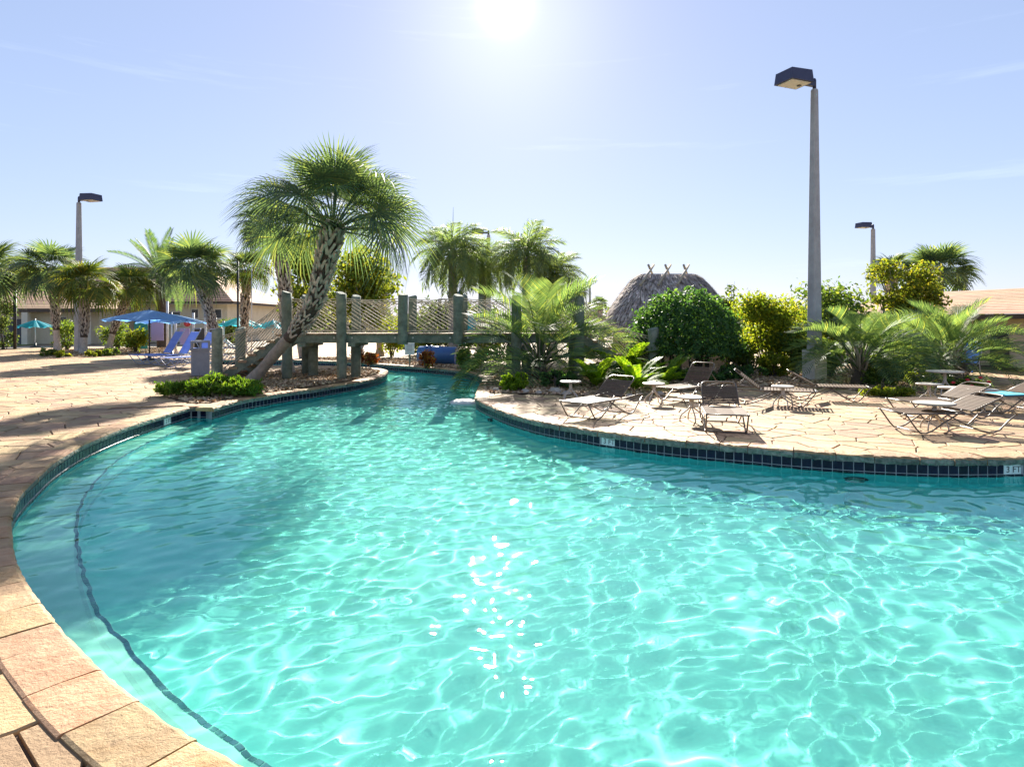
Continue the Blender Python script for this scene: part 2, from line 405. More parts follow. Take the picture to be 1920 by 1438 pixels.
def inside(poly, x, y):
    """vectorised point in polygon"""
    x = np.asarray(x, float); y = np.asarray(y, float); r = np.zeros(x.shape, bool)
    xj, yj = poly[-1]
    for xi, yi in poly:
        c = (yi > y) != (yj > y)
        with np.errstate(divide='ignore', invalid='ignore'):
            r ^= c & (x < (xj - xi) * (y - yi) / (yj - yi + 1e-12) + xi)
        xj, yj = xi, yi
    return r
def normals(ch):
    t = np.gradient(ch, axis=0); t /= np.linalg.norm(t, axis=1)[:, None]
    return np.stack([-t[:, 1], t[:, 0]], 1) * SGN
def fill(name, outer, holes, z, mat, parent=None):
    """flat sheet with holes"""
    from mathutils.geometry import delaunay_2d_cdt
    vs, es = [], []
    for lp in [outer] + holes:
        b = len(vs); n = len(lp); vs += [Vector((float(p[0]), float(p[1]))) for p in lp]
        es += [(b + i, b + (i + 1) % n) for i in range(n)]
    r = delaunay_2d_cdt(vs, es, [], 0, 1e-5)
    V = [(p.x, p.y, z) for p in r[0]]; Fc = []
    cen = np.array([[sum(r[0][i].x for i in f) / 3, sum(r[0][i].y for i in f) / 3] for f in r[2]])
    ok = inside(np.array([tuple(p) for p in outer]), cen[:, 0], cen[:, 1])
    for h in holes: ok &= ~inside(np.array([tuple(p) for p in h]), cen[:, 0], cen[:, 1])
    for f, k in zip(r[2], ok):
        if k:
            a, b, c = (Vector(V[i]) for i in f)
            Fc.append(tuple(f) if (b - a).cross(c - a).z > 0 else tuple(reversed(f)))
    me = bpy.data.meshes.new(name); me.from_pydata(V, [], Fc); me.materials.append(mat)
    return link(name, me, parent)

# ground to the horizon and the deck's joint bed, both with the pool cut out
struct(fill('ground', [(-900, -300), (900, -300), (900, 2200), (-900, 2200)], [POOL[::2]], -0.05, M['ground']))
deck = struct(fill('deck', [(-60, -12), (60, -12), (60, 47), (-60, 47)], [POOL[::1]], -0.022, M['joint']))

# pool shell
basin = bpy.data.objects.new('pool_basin', None); C.objects.link(basin); struct(basin)
def strip(name, ch, z0, z1, mat, parent, closed=False, off=0.0):
    n = len(ch); nm = normals(ch) * off; v = []
    for p, q in zip(ch, nm): v += [(p[0] + q[0], p[1] + q[1], z0), (p[0] + q[0], p[1] + q[1], z1)]
    f = [(2 * i, 2 * i + 1, 2 * ((i + 1) % n) + 1, 2 * ((i + 1) % n)) for i in range(n if closed else n - 1)]
    me = bpy.data.meshes.new(name); me.from_pydata(v, [], f); me.materials.append(mat); me.shade_smooth()
    return link(name, me, parent)
receivers = []
wall_o = strip('wall', POOL, FLOOR_Z - 0.05, -0.33, M['wallplaster'], basin, True)
grout_o = strip('grout_band', POOL, -0.33, -0.03, M['grout'], basin, True)
receivers += [wall_o, grout_o]
xs = [(-16, 0), (14, 0), (14, 34), (-16, 34)]
me = bpy.data.meshes.new('floor'); me.from_pydata([(x, y, FLOOR_Z) for x, y in xs], [], [(0, 1, 2, 3)]); me.materials.append(M['plaster'])
receivers.append(link('floor', me, basin))
# shallow ledge along the left bank with a line of dark tiles on its edge
LEDGE_Z = WATER_Z - 0.30
LEDGE_PX = [(515, 1438), (450, 1393), (353, 1323), (277, 1253), (230, 1193), (193, 1150), (167, 1093), (150, 1030), (147, 985), (155, 945), (172, 915), (198, 885), (225, 861), (270, 834), (320, 814), (357, 799), (388, 786)]
ledge = smooth_curve([(0.3, 2.35)] + [under(px, py, LEDGE_Z) for px, py in LEDGE_PX], 0.06)
k_ = int(np.argmin(np.linalg.norm(chain_left - np.array((-0.2, 2.06)), axis=1)))
ledge_poly = np.concatenate([ledge, [notch_b + np.array((-0.02, 0.05)), notch_a + np.array((-0.1, 0.06))], (chain_left + normals(chain_left) * 0.04)[::-1]])
lo = fill('ledge', ledge_poly, [], LEDGE_Z, M['ledge'], basin)
lr = strip('ledge_riser', ledge, FLOOR_Z, LEDGE_Z, M['wallplaster'], basin)
receivers += [lo, lr]
mb = MB(); nl = normals(ledge)
for i in range(0, len(ledge) - 1):
    a, b = ledge[i], ledge[i + 1]; t = (b - a); t = t / np.linalg.norm(t); c = (a + b) / 2 + nl[i] * 0.018
    mb.box((c[0], c[1], LEDGE_Z), (0.052, 0.030, 0.012), Matrix.Rotation(math.atan2(t[1], t[0]), 3, 'Z'))
eo = mb.build('edge_tile_line', M['edgetile'], basin); eo['kind'] = 'stuff'; receivers.append(eo)

# waterline tiles: one mesh shared by every tile
TS, TG = 0.118, 0.011
tb = MB(); hw = TS / 2; hh = 0.059
tb.add([(-hw, 0, -hh), (hw, 0, -hh), (hw, 0, hh), (-hw, 0, hh), (-hw + .005, .007, -hh + .005), (hw - .005, .007, -hh + .005), (hw - .005, .007, hh - .005), (-hw + .005, .007, hh - .005)],
       [(7, 6, 5, 4), (0, 4, 5, 1), (1, 5, 6, 2), (2, 6, 7, 3), (3, 7, 4, 0)])
tile_me = tb.mesh('tile', M['tile'])
T_Z = -0.155
low = MB()                      # second row, mostly under water: one joined part
def tile_run(ch, every_obj, skip=()):
    s = np.concatenate([[0], np.cumsum(np.linalg.norm(np.diff(ch, axis=0), axis=1))])
    n = int(s[-1] // (TS + TG)); out = []
    for i in range(n):
        q = (i + 0.5) * s[-1] / n
        p = np.array([np.interp(q, s, ch[:, 0]), np.interp(q, s, ch[:, 1])])
        e = np.array([np.interp(min(q + .03, s[-1]), s, ch[:, 0]) - np.interp(max(q - .03, 0), s, ch[:, 0]), np.interp(min(q + .03, s[-1]), s, ch[:, 1]) - np.interp(max(q - .03, 0), s, ch[:, 1])])
        e /= np.linalg.norm(e); nin = -np.array([-e[1], e[0]]) * SGN
        X = Vector((e[0], e[1], 0)); Yv = Vector((nin[0], nin[1], 0)); Zv = Vector((0, 0, 1))
        m = Matrix(((X.x, Yv.x, 0, p[0]), (X.y, Yv.y, 0, p[1]), (0, 0, 1, T_Z), (0, 0, 0, 1)))
        m[0][2] = 0
        if m.to_3x3().determinant() < 0: m = m @ Matrix.Diagonal((-1, 1, 1, 1))
        out.append((p, m))
        ml = m.copy(); ml[2][3] = T_Z - 0.128
        low.add([ml @ v.co for v in tile_me.vertices], [tuple(pp.vertices) for pp in tile_me.polygons])
        if p[1] < every_obj and not any(math.hypot(p[0] - k[0], p[1] - k[1]) < k[2] for k in skip): link('tile', tile_me, basin, mw=m)
        elif p[1] >= every_obj: low.add([m @ v.co for v in tile_me.vertices], [tuple(pp.vertices) for pp in tile_me.polygons])
    return out
def near_chain(ch, px, py):
    p = np.array(g(px, py)); i = int(np.argmin(np.linalg.norm(ch - p, axis=1))); return ch[i], i
marks = []
for ch, px, py in ((chain_right, 1142, 810), (chain_right, 1897, 858), (chain_left, 313, 775)):
    p, i = near_chain(ch, px, py); marks.append((ch, p, i))
sk = [(m_[1][0], m_[1][1], 0.15) for m_ in marks]
tile_run(chain_left, 15.5, sk); tile_run(np.array([notch_a, notch_b]), 15.5); tile_run(chain_pen, 17.0, sk); tile_run(chain_far, 0, sk); tile_run(chain_right, 19.5, sk); tile_run(chain_near, -5.0)
lo_ = low.build('tile_lower_row', M['tile'], basin); lo_['kind'] = 'stuff'
def text_mesh(name, body, size, mat, depth=0.0):
    cu = bpy.data.curves.new(name, 'FONT'); cu.body = body; cu.size = size; cu.align_x = 'CENTER'; cu.align_y = 'CENTER'; cu.extrude = depth
    o = bpy.data.objects.new(name, cu); C.objects.link(o)
    me = bpy.data.meshes.new_from_object(o.evaluated_get(bpy.context.evaluated_depsgraph_get()))
    bpy.data.objects.remove(o); bpy.data.curves.remove(cu)
    me.materials.clear(); me.materials.append(mat); return me
for (ch, p, i), word in zip(marks, ('3 FT', '3 FT', '2 FT')):
    e = ch[min(i + 1, len(ch) - 1)] - ch[i - 1]; e /= np.linalg.norm(e); nin = -np.array([-e[1], e[0]]) * SGN
    # text frame: X to the reader's right, Y up, Z towards the pool
    Zt = Vector((nin[0], nin[1], 0)); Xt = Vector((0, 0, 1)).cross(Zt)
    for k, ch_ in enumerate(word.split(' ')):
        off = Xt * (-0.0645 if k == 0 else 0.0645)
        m = Matrix(((Xt.x, 0, Zt.x, p[0] + off.x), (Xt.y, 0, Zt.y, p[1] + off.y), (0, 1, 0, T_Z), (0, 0, 0, 1)))
        mb = MB(); mb.box((0, 0, 0.004), (0.124, 0.122, 0.008)); mt = mb.build('depth_tile', M['white_tile'], basin); mt.matrix_local = m
        mt['label'] = 'white tile with black depth marking'
        tm = text_mesh('depth_lettering', ch_, 0.118, M['black'], 0.001)
        link('depth_lettering', tm, mt, mw=Matrix.Translation((0, -0.003, 0.0095)))

# coping stones
coping = bpy.data.objects.new('pool_coping', None); C.objects.link(coping); struct(coping)
rng = random.Random(5)
def coping_run(ch, length, width, top=0.012, thick=0.085, rough=0.006, jit=0.14):
    s = np.concatenate([[0], np.cumsum(np.linalg.norm(np.diff(ch, axis=0), axis=1))])
    L = s[-1]; cuts = [0.0]
    while cuts[-1] < L - 1e-6:
        cuts.append(min(L, cuts[-1] + length * rng.uniform(1 - jit * 2, 1 + jit * 2)))
        if L - cuts[-1] < length * 0.5: cuts[-1] = L
    nm = normals(ch)
    def pt(q, d):
        x = np.interp(q, s, ch[:, 0]); y = np.interp(q, s, ch[:, 1]); a = np.interp(q, s, nm[:, 0]); b = np.interp(q, s, nm[:, 1])
        r = math.hypot(a, b) or 1
        return (x + a / r * d, y + b / r * d)
    for q0, q1 in zip(cuts[:-1], cuts[1:]):
        if q1 - q0 < 0.05: continue
        mb = MB(); K = max(3, int((q1 - q0) / 0.06)); w = width * rng.uniform(0.96, 1.04); dz = rng.uniform(-0.004, 0.004)
        prof0 = [(w, top - 0.07), (w - 0.004, top - 0.008), (w - 0.02, top), (w * 0.5, top + 0.002), (0.0, top), (-0.022, top - 0.010), (-0.034, top - 0.028), (-0.036, top - thick * 0.65), (-0.028, top - thick), (0.03, top - thick)]
        rows = []
        for k in range(K + 1):
            q = q0 + 0.006 + (q1 - q0 - 0.012) * k / K
            row = []
            for j, (d_, z_) in enumerate(prof0):
                jx = rng.uniform(-rough, rough) if 3 < j < 9 else 0
                jz = rng.uniform(-rough, rough) * (0.6 if 2 < j < 9 else 0)
                x, y = pt(q, d_ + jx)
                row.append((x, y, z_ + dz + jz))
            rows.append(row)
        P = len(prof0); vs = [p for r_ in rows for p in r_]
        fs = []
        for k in range(K):
            for j in range(P - 1): fs.append((k * P + j, (k + 1) * P + j, (k + 1) * P + j + 1, k * P + j + 1))
        fs.append(tuple(range(P))); fs.append(tuple(K * P + j for j in reversed(range(P))))
        mb.add(vs, fs)
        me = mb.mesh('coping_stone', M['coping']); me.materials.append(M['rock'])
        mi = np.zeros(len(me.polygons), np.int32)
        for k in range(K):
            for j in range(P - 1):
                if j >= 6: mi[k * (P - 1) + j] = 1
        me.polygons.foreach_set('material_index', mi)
        bm = bmesh.new(); bm.from_mesh(me); bmesh.ops.recalc_face_normals(bm, faces=bm.faces); bm.to_mesh(me); bm.free()
        link('coping_stone', me, coping)
COPW = 0.31
coping_run(chain_left[:-1], 0.40, COPW, rough=0.005)
coping_run(np.array([notch_a + np.array((-0.18, 0.0)), notch_a * 0.5 + notch_b * 0.5, notch_b + np.array((0.12, 0.0))]), 0.36, COPW, top=0.015, rough=0.004)
coping_run(chain_pen, 0.5, 0.34, rough=0.012)
coping_run(chain_far, 0.7, 0.34, rough=0.012)
coping_run(chain_right, 0.55, 0.33, top=0.010, thick=0.105, rough=0.011)
coping_run(chain_near, 0.5, COPW)

# planting beds (outlines on the ground)
def G(*pp): return [g(*p) for p in pp]
BED_PEN = np.array(G((305, 742), (330, 730), (380, 716), (440, 704), (520, 697), (600, 694), (650, 691.5), (690, 691.5), (712, 697), (705, 704), (660, 713.5), (600, 723), (540, 731), (470, 741), (400, 755), (372, 757), (340, 752)))
BED_FAR = np.array(G((560, 672), (640, 671), (760, 673), (860, 677), (930, 684), (960, 690), (935, 700), (905, 703), (870, 694), (800, 686.5), (734, 682.3), (669, 678), (590, 675)))
BED_MID = np.array(G((915, 716), (935, 703), (1000, 692), (1100, 690), (1240, 690), (1400, 691), (1520, 692), (1650, 697), (1740, 703), (1790, 713), (1800, 728), (1740, 737), (1660, 740), (1640, 737), (1560, 728), (1480, 724), (1400, 726), (1320, 729), (1240, 738), (1160, 744), (1080, 742), (1020, 740), (960, 738), (918, 737), (907, 727)))
BED_LEFT = np.array(G((75, 667), (90, 660), (140, 656), (220, 654), (300, 652), (330, 655), (310, 662), (255, 664), (180, 668), (120, 671)))
BEDS = [BED_PEN, BED_FAR, BED_MID, BED_LEFT]

# flagstones: irregular slabs with open joints
CO_OFF = COPW - 0.026
seg_a = np.concatenate([chain_left, [notch_b], chain_pen, chain_far, chain_right, chain_near])
def nearest_pool(x, y):
    d2 = (seg_a[:, 0] - x) ** 2 + (seg_a[:, 1] - y) ** 2; i = int(np.argmin(d2))
    return i, math.sqrt(d2[i])
pool_n = normals(POOL)
def clip(poly, nx, ny, c):
    """keep nx*x+ny*y <= c"""
    out = []; m = len(poly)
    for i in range(m):
        a, b = poly[i], poly[(i + 1) % m]
        da, db = nx * a[0] + ny * a[1] - c, nx * b[0] + ny * b[1] - c
        if da <= 0: out.append(a)
        if (da < 0) != (db < 0) and abs(da - db) > 1e-12:
            t = da / (da - db); out.append((a[0] + (b[0] - a[0]) * t, a[1] + (b[1] - a[1]) * t))
    return out
def slab(mb, poly, rs):
    z = rs.uniform(-0.004, 0.003); tx, ty = rs.uniform(-.006, .006), rs.uniform(-.006, .006)
    cx = sum(p[0] for p in poly) / len(poly); cy = sum(p[1] for p in poly) / len(poly); n = len(poly)
    vs = []
    for ins, zz in ((0.0, -0.03), (0.0, -0.009), (0.008, 0.0)):
        for x, y in poly:
            d_ = math.hypot(x - cx, y - cy) or 1; k = max(0.0, 1 - ins * 1.25 / d_)
            vs.append((cx + (x - cx) * k, cy + (y - cy) * k, zz + (z + tx * (x - cx) + ty * (y - cy) if zz > -0.02 else 0)))
    fs = []
    for r_ in (0, 1):
        for i in range(n): fs.append((r_ * n + i, r_ * n + (i + 1) % n, (r_ + 1) * n + (i + 1) % n, (r_ + 1) * n + i))
    fs.append(tuple(2 * n + i for i in range(n)))
    mb.add(vs, fs)
def flagstones(x0, x1, y0, y1, step, seed, joint):
    rs = random.Random(seed); nx = int((x1 - x0) / step) + 1; ny = int((y1 - y0) / step) + 1
    S = [[(x0 + (i + rs.uniform(-.46, .46) + (0.5 if j % 2 else 0)) * step, y0 + (j + rs.uniform(-.46, .46)) * step) for i in range(nx)] for j in range(ny)]
    cells = []
    cen = np.array([p for r_ in S for p in r_])
    inp = inside(POOL[::3], cen[:, 0], cen[:, 1]).reshape(ny, nx)
    for j in range(1, ny - 1):
        for i in range(1, nx - 1):
            x, y = S[j][i]
            if abs(x) > 0.98 * max(y, 0) + 3.5: continue
            k, dist = nearest_pool(x, y)
            if dist > 0.9 and inp[j][i]: continue
            poly = [(x - step, y - step), (x + step, y - step), (x + step, y + step), (x - step, y + step)]
            for dj in (-2, -1, 0, 1, 2):
                for di in (-2, -1, 0, 1, 2):
                    if not (di or dj) or not (0 <= i + di < nx and 0 <= j + dj < ny): continue
                    ox, oy = S[j + dj][i + di]; vx, vy = ox - x, oy - y; L = math.hypot(vx, vy)
                    if L > 2.2 * step: continue
                    vx /= L; vy /= L
                    poly = clip(poly, vx, vy, vx * x + vy * y + L / 2 - joint)
            if len(poly) < 3: continue
            for _ in range(3):                 # cut to the back of the coping, at the outline's points nearest to the slab
                cx = sum(p[0] for p in poly) / len(poly); cy = sum(p[1] for p in poly) / len(poly)
                worst = None
                for p in [(cx, cy)] + poly:
                    k, dd = nearest_pool(*p); sd = (p[0] - POOL[k][0]) * pool_n[k][0] + (p[1] - POOL[k][1]) * pool_n[k][1]
                    if sd < CO_OFF - 0.002 and dd < 1.2 and (worst is None or sd < worst[0]): worst = (sd, k)
                if worst is None: break
                k = worst[1]; n_ = pool_n[k]
                poly = clip(poly, -n_[0], -n_[1], -(n_[0] * POOL[k][0] + n_[1] * POOL[k][1] + CO_OFF))
                if len(poly) < 3: break
            if len(poly) < 3: continue
            ar = 0.5 * abs(sum(poly[q][0] * poly[(q + 1) % len(poly)][1] - poly[(q + 1) % len(poly)][0] * poly[q][1] for q in range(len(poly))))
            if ar < 0.003: continue
            cx = sum(p[0] for p in poly) / len(poly); cy = sum(p[1] for p in poly) / len(poly)
            cells.append((cx, cy, poly))
    cc = np.array([c[:2] for c in cells]); bad = inside(POOL, cc[:, 0], cc[:, 1])
    for b_ in BEDS: bad |= inside(b_, cc[:, 0], cc[:, 1])
    return [c for c, k in zip(cells, bad) if not k], rs
cells, rs = flagstones(-34, 26, 1.0, 46, 0.45, 11, 0.009)
def shows(c):
    x, y = c[0], c[1]
    px = 960 + x / y * F; py = HOR + HF / y
    return -20 < px < 1940 and 600 < py < 1460
cells.sort(key=lambda c: (not shows(c), c[1]))
lim = {'l': 0, 'r': 0}; rest = MB()
for c in cells:
    side = 'l' if c[0] < -0.5 else 'r'
    if shows(c) and lim[side] < 290 and c[1] < 17.5:
        lim[side] += 1; mb = MB(); slab(mb, [(p[0] - c[0], p[1] - c[1]) for p in c[2]], rs)
        mb.build('flagstone', M['stone'], deck, (c[0], c[1], 0))
    else: slab(rest, c[2], rs)
rest.build('flagstone_field', M['stone'], deck)['kind'] = 'stuff'

# beds: raised mulch sheets with loose chips
for k, (b_, nm_) in enumerate(zip(BEDS, ('planting_bed',) * 4)):
    o = fill('planting_bed', smooth_curve(list(b_) + [b_[0]], 0.25)[:-1], [], 0.02, M['mulch']); struct(o)
    bb = b_.min(0), b_.max(0); rs_ = np.random.RandomState(20 + k)
    n = int(min(16000, (bb[1] - bb[0]).prod() * 240)); p = rs_.uniform(bb[0], bb[1], (n, 2)); p = p[inside(b_, p[:, 0], p[:, 1])]
    if nm_ == 'planting_bed' and len(p):
        a = rs_.uniform(0, 6.28, len(p)); L = rs_.uniform(.02, .06, len(p)); W = rs_.uniform(.012, .03, len(p)); z = rs_.uniform(.025, .05, len(p))
        ca, sa = np.cos(a), np.sin(a); tl = rs_.uniform(-.025, .025, (len(p), 2))
        V = np.zeros((len(p), 4, 3))
        for q, (u, v) in enumerate(((-1, -1), (1, -1), (1, 1), (-1, 1))):
            V[:, q, 0] = p[:, 0] + u * L * ca - v * W * sa; V[:, q, 1] = p[:, 1] + u * L * sa + v * W * ca; V[:, q, 2] = z + u * tl[:, 0] + v * tl[:, 1]
        F_ = np.arange(len(p) * 4).reshape(-1, 4)
        struct(link('mulch_chips', np_mesh('mulch_chips', V.reshape(-1, 3), F_, M['chip'])), 'stuff')

# lawn strips far left
struct(fill('lawn', G((-260, 648), (0, 650), (75, 645.5), (95, 641), (-300, 640)), [], -0.005, M['lawn']))

# water: rippled surface, lit through by refraction
mw_, n, l = nodes('water'); n.clear()
out = n.new('ShaderNodeOutputMaterial'); gl = n.new('ShaderNodeBsdfGlass'); gl.inputs['IOR'].default_value = 1.33; gl.inputs['Roughness'].default_value = 0.0
gl.inputs['Color'].default_value = (0.66, 0.99, 0.965, 1)
tp = n.new('ShaderNodeBsdfTransparent'); tp.inputs[0].default_value = gl.inputs['Color'].default_value
wm = n.new('ShaderNodeMixShader'); wm.inputs[0].default_value = THRU
l.new(gl.outputs[0], wm.inputs[1]); l.new(tp.outputs[0], wm.inputs[2]); l.new(wm.outputs[0], out.inputs[0])
xs = np.arange(-14.2, 11.9, 0.021); ys = [0.6]
while ys[-1] < 32: ys.append(ys[-1] + max(.017, .0036 * ys[-1]))
ys = np.array(ys); X, Y = np.meshgrid(xs, ys)
rw = np.random.RandomState(3); Z = np.full_like(X, WATER_Z)
Xw = X + 0.10 * np.sin(1.7 * Y + 0.6 * X) + 0.07 * np.sin(2.9 * X - 1.3 * Y); Yw = Y + 0.10 * np.sin(1.3 * X - 0.8 * Y + 1.0) + 0.06 * np.sin(3.3 * Y + 1.1 * X)
calm = 0.62 + 0.38 / (1 + np.exp(-(0.55 * X + 0.25 * Y - 0.2)))          # quieter by the left ledge, as seen
comp = []
for i in range(72):
    lam = math.exp(rw.uniform(math.log(.145), math.log(.55))); comp.append((lam, rw.normal(2.2, .8), rw.uniform(0, 6.28), (lam / .3) ** 1.05))
c_rms = math.sqrt(sum((a * (2 * math.pi / lam) ** 2) ** 2 / 2 for lam, th, ph, a in comp))       # root mean square curvature
for lam, th, ph, a in comp:
    k = 2 * math.pi / lam
    Z += WAVE / c_rms * a * calm * np.sin(k * (math.cos(th) * Xw + math.sin(th) * Yw) + ph)
nx, ny = len(xs), len(ys); co = np.stack([X, Y, Z], -1).reshape(-1, 3)
pin = inside((POOL + pool_n * 0.13)[::3], X, Y)
ii = np.arange(nx * ny).reshape(ny, nx); q = np.stack([ii[:-1, :-1], ii[:-1, 1:], ii[1:, 1:], ii[1:, :-1]], -1).reshape(-1, 4)
keep = pin.reshape(-1)[q].all(1); q = q[keep]
us, inv = np.unique(q, return_inverse=True)
wo = struct(link('water', np_mesh('water', co[us], inv.reshape(-1, 4), mw_, True)))
wo.cycles.is_caustics_caster = True
for o in receivers: o.cycles.is_caustics_receiver = True

# ---------------------------------------------------------------- vegetation
rv = random.Random(77)
def fan_leaf(name, mat, pet, blade, nseg, droop, seed, spread=2.45):
    """costapalmate fan leaf along +X: petiole, pleated blade of narrow segments with hanging tips"""
    r = random.Random(seed); mb = MB()
    WF = 1.55 if nseg > 40 else 2.1
    mb.tube([(0, 0, 0), (pet * 0.5, 0, 0.03), (pet, 0, 0.0)], [0.022, 0.014, 0.009], 4, cap=False)
    be = min(0.62, 0.12 + 0.36 * droop); cb, sb = math.cos(be), math.sin(be)      # the blade hangs from the stalk's end
    dth = 2 * spread / nseg
    for i in range(nseg):
        th = -spread + (i + 0.5) * dth + r.uniform(-.02, .02)
        L = blade * (1.0 - 0.28 * (abs(th) / spread) ** 2) * r.uniform(0.9, 1.06)
        ct, st = math.cos(th), math.sin(th); lift = 0.20 * abs(st)
        def P(rad, lat, extra=0.0):
            x = rad * ct - lat * st; y = rad * st + lat * ct
            z = lift * rad - droop * (max(x, 0) / blade) ** 2 * blade * 0.55 - 0.10 * rad * rad - extra
            return (pet + 0.92 * (x * cb + z * sb), y, -x * sb + z * cb)
        w1 = 0.42 * L * math.sin(dth / 2) * WF / 2
        hang = droop * L * r.uniform(0.12, 0.36) + 0.04
        tw = r.uniform(-.25, .25) * w1
        vs = [P(0.03, -.004), P(0.03, .004), P(0.42 * L, -w1, tw), P(0.42 * L, w1, -tw), P(0.76 * L, -w1 * .66, hang * .25), P(0.76 * L, w1 * .66, hang * .25), P(L, 0, hang)]
        mb.add(vs, [(0, 1, 3, 2), (2, 3, 5, 4), (4, 5, 6)])
    return mb.mesh(name, mat)
def pinnate_leaf(name, mat, length, nleaf, leaflet, arch, vee, hang, seed, width=0.022, bare=0.18, rach=0.018, plum=0.0):
    """feather leaf along +X: arching rachis with two ranks of leaflets"""
    r = random.Random(seed); mb = MB(); pts = []
    N = 10
    for i in range(N + 1):
        t = i / N; x = length * (t - 0.22 * arch * t ** 3); z = -arch * length * 0.55 * t ** 2.2 + 0.12 * length * arch * t
        pts.append(Vector((x, 0, z)))
    mb.tube(pts, [rach * (1 - 0.85 * i / N) for i in range(N + 1)], 4, cap=False)
    for i in range(nleaf):
        t = bare + (1 - bare) * (i + 0.5) / nleaf
        f = t * N; k = min(int(f), N - 1); p = pts[k].lerp(pts[k + 1], f - k); tg = (pts[k + 1] - pts[k]).normalized()
        L = leaflet * (0.55 + 0.9 * math.sin(math.pi * min(1, max(0, (t - bare) / (1 - bare) * 0.86 + 0.10)))) * 0.75
        for sd in (-1, 1):
            up = Vector((0, 0, 1)); side = Vector((0, sd, 0))
            ve = vee + (r.uniform(-plum, plum) if plum else 0)
            fw = 0.55 + 0.5 * t
            d0 = (tg * fw + side * math.cos(ve) + up * math.sin(ve)).normalized()
            d1 = (d0 + Vector((0, 0, -hang * r.uniform(0.8, 1.2)))).normalized()
            Lr = L * r.uniform(0.88, 1.08)
            a = p; b = a + d0 * Lr * 0.5; c = b + d1 * Lr * 0.5
            wv = d0.cross(up); wv = (tg - d0 * tg.dot(d0)).normalized() * width
            mb.add([a - wv * .35, a + wv * .35, b + wv, b - wv, c], [(0, 1, 2, 3), (3, 2, 4)])
    return mb.mesh(name, mat)
def frond_matrix(base, az, el, roll, scale=1.0):
    X = Vector((math.cos(az) * math.cos(el), math.sin(az) * math.cos(el), math.sin(el)))
    Yv = Vector((-math.sin(az), math.cos(az), 0)); Zv = X.cross(Yv)
    m = Matrix((X, Yv, Zv)).transposed() @ Matrix.Rotation(roll, 3, 'X')
    return Matrix.Translation(base) @ (m * scale).to_4x4()
FAN = {k: [fan_leaf('fan_frond', M['fan'], p, b, 46, d, i) for i, (p, b, d) in enumerate(v)] for k, v in
       {'up': [(1.0, 1.0, 0.25), (0.9, 0.95, 0.4)], 'mid': [(1.15, 1.0, 0.6), (1.05, 1.05, 0.85)], 'low': [(1.15, 0.95, 0.9), (1.05, 1.0, 1.15)]}.items()}
FANB = {k: [fan_leaf('fan_frond', M['fan'], p, b, 30, d, 19 + i) for i, (p, b, d) in enumerate(v)] for k, v in
        {'up': [(0.9, 1.0, 0.25)], 'mid': [(1.0, 1.0, 0.7)], 'low': [(0.9, 0.95, 1.3)]}.items()}
FANY = {k: [fan_leaf('fan_frond', M['fan_y'], p, b, 30, d, 9 + i) for i, (p, b, d) in enumerate(v)] for k, v in
        {'up': [(0.9, 1.0, 0.25)], 'mid': [(1.0, 1.0, 0.7)], 'low': [(0.9, 0.95, 1.3)]}.items()}
QUEEN = [pinnate_leaf('feather_frond', M['queen'], 2.6, 60, 0.95, a, 0.0, h, 30 + i, 0.019, 0.16, 0.03, 0.8) for i, (a, h) in enumerate(((0.95, 1.6), (1.25, 2.0), (1.5, 2.6)))]
PINDO = [pinnate_leaf('feather_frond', M['pindo'], 2.6, 32, 0.68, a, 0.7, 0.35, 40 + i, 0.017, 0.34, 0.022) for i, a in enumerate((0.7, 1.05, 1.35))]
DATE = [pinnate_leaf('feather_frond', M['date'], 2.8, 50, 0.5, a, 0.35, 0.1, 50 + i, 0.018, 0.1, 0.026) for i, a in enumerate((0.25, 0.5, 0.9))]
FERN = [pinnate_leaf('fern_frond', M['fern'], 0.95, 26, 0.22, a, 0.15, 0.2, 60 + i, 0.024, 0.08, 0.008) for i, a in enumerate((0.5, 0.9))]

def trunk_curve(pts, step=0.12):
    P = [np.array(p, float) for p in pts]; P = [2 * P[0] - P[1]] + P + [2 * P[-1] - P[-2]]; out = []
    for i in range(1, len(P) - 2):
        for t in np.linspace(0, 1, 12, endpoint=False):
            a, b, c, e = P[i - 1], P[i], P[i + 1], P[i + 2]
            out.append(0.5 * (2 * b + (c - a) * t + (2 * a - 5 * b + 4 * c - e) * t * t + (3 * b - a - 3 * c + e) * t ** 3))
    out.append(P[-2]); out = np.array(out); s = np.concatenate([[0], np.cumsum(np.linalg.norm(np.diff(out, axis=0), axis=1))])
    n = max(3, int(s[-1] / step)); q = np.linspace(0, s[-1], n)
    return [Vector(np.array([np.interp(v, s, out[:, k]) for k in range(3)])) for v in q], s[-1]
# a leaf-base "boot": split wedge leaning out from the trunk
bb_ = MB()
for s_ in (-1, 1):              # two prongs that part like a Y, crossing their neighbours
    bb_.add([(-.012, .0, -.02), (.012, .0, -.02), (s_ * .105 + .028, .085, .30), (s_ * .105 - .028, .085, .30), (-.045, .05, -.03), (.045, .05, -.03), (s_ * .10 + .026, .135, .29), (s_ * .10 - .026, .135, .29)],
            [(0, 3, 2, 1), (4, 5, 6, 7), (0, 1, 5, 4), (1, 2, 6, 5), (2, 3, 7, 6), (3, 0, 4, 7)])
boot_me = bb_.mesh('boot', M['boot'])
def boot_matrix(c, t, az, rad, sc_=1.0):
    t = t.normalized(); e = Vector((math.cos(az), math.sin(az), 0)); o = (e - t * e.dot(t)).normalized(); s_ = o.cross(t)
    m = Matrix((s_, o, t)).transposed() * sc_
    return Matrix.Translation(c + o * (rad - 0.015)) @ m.to_4x4()
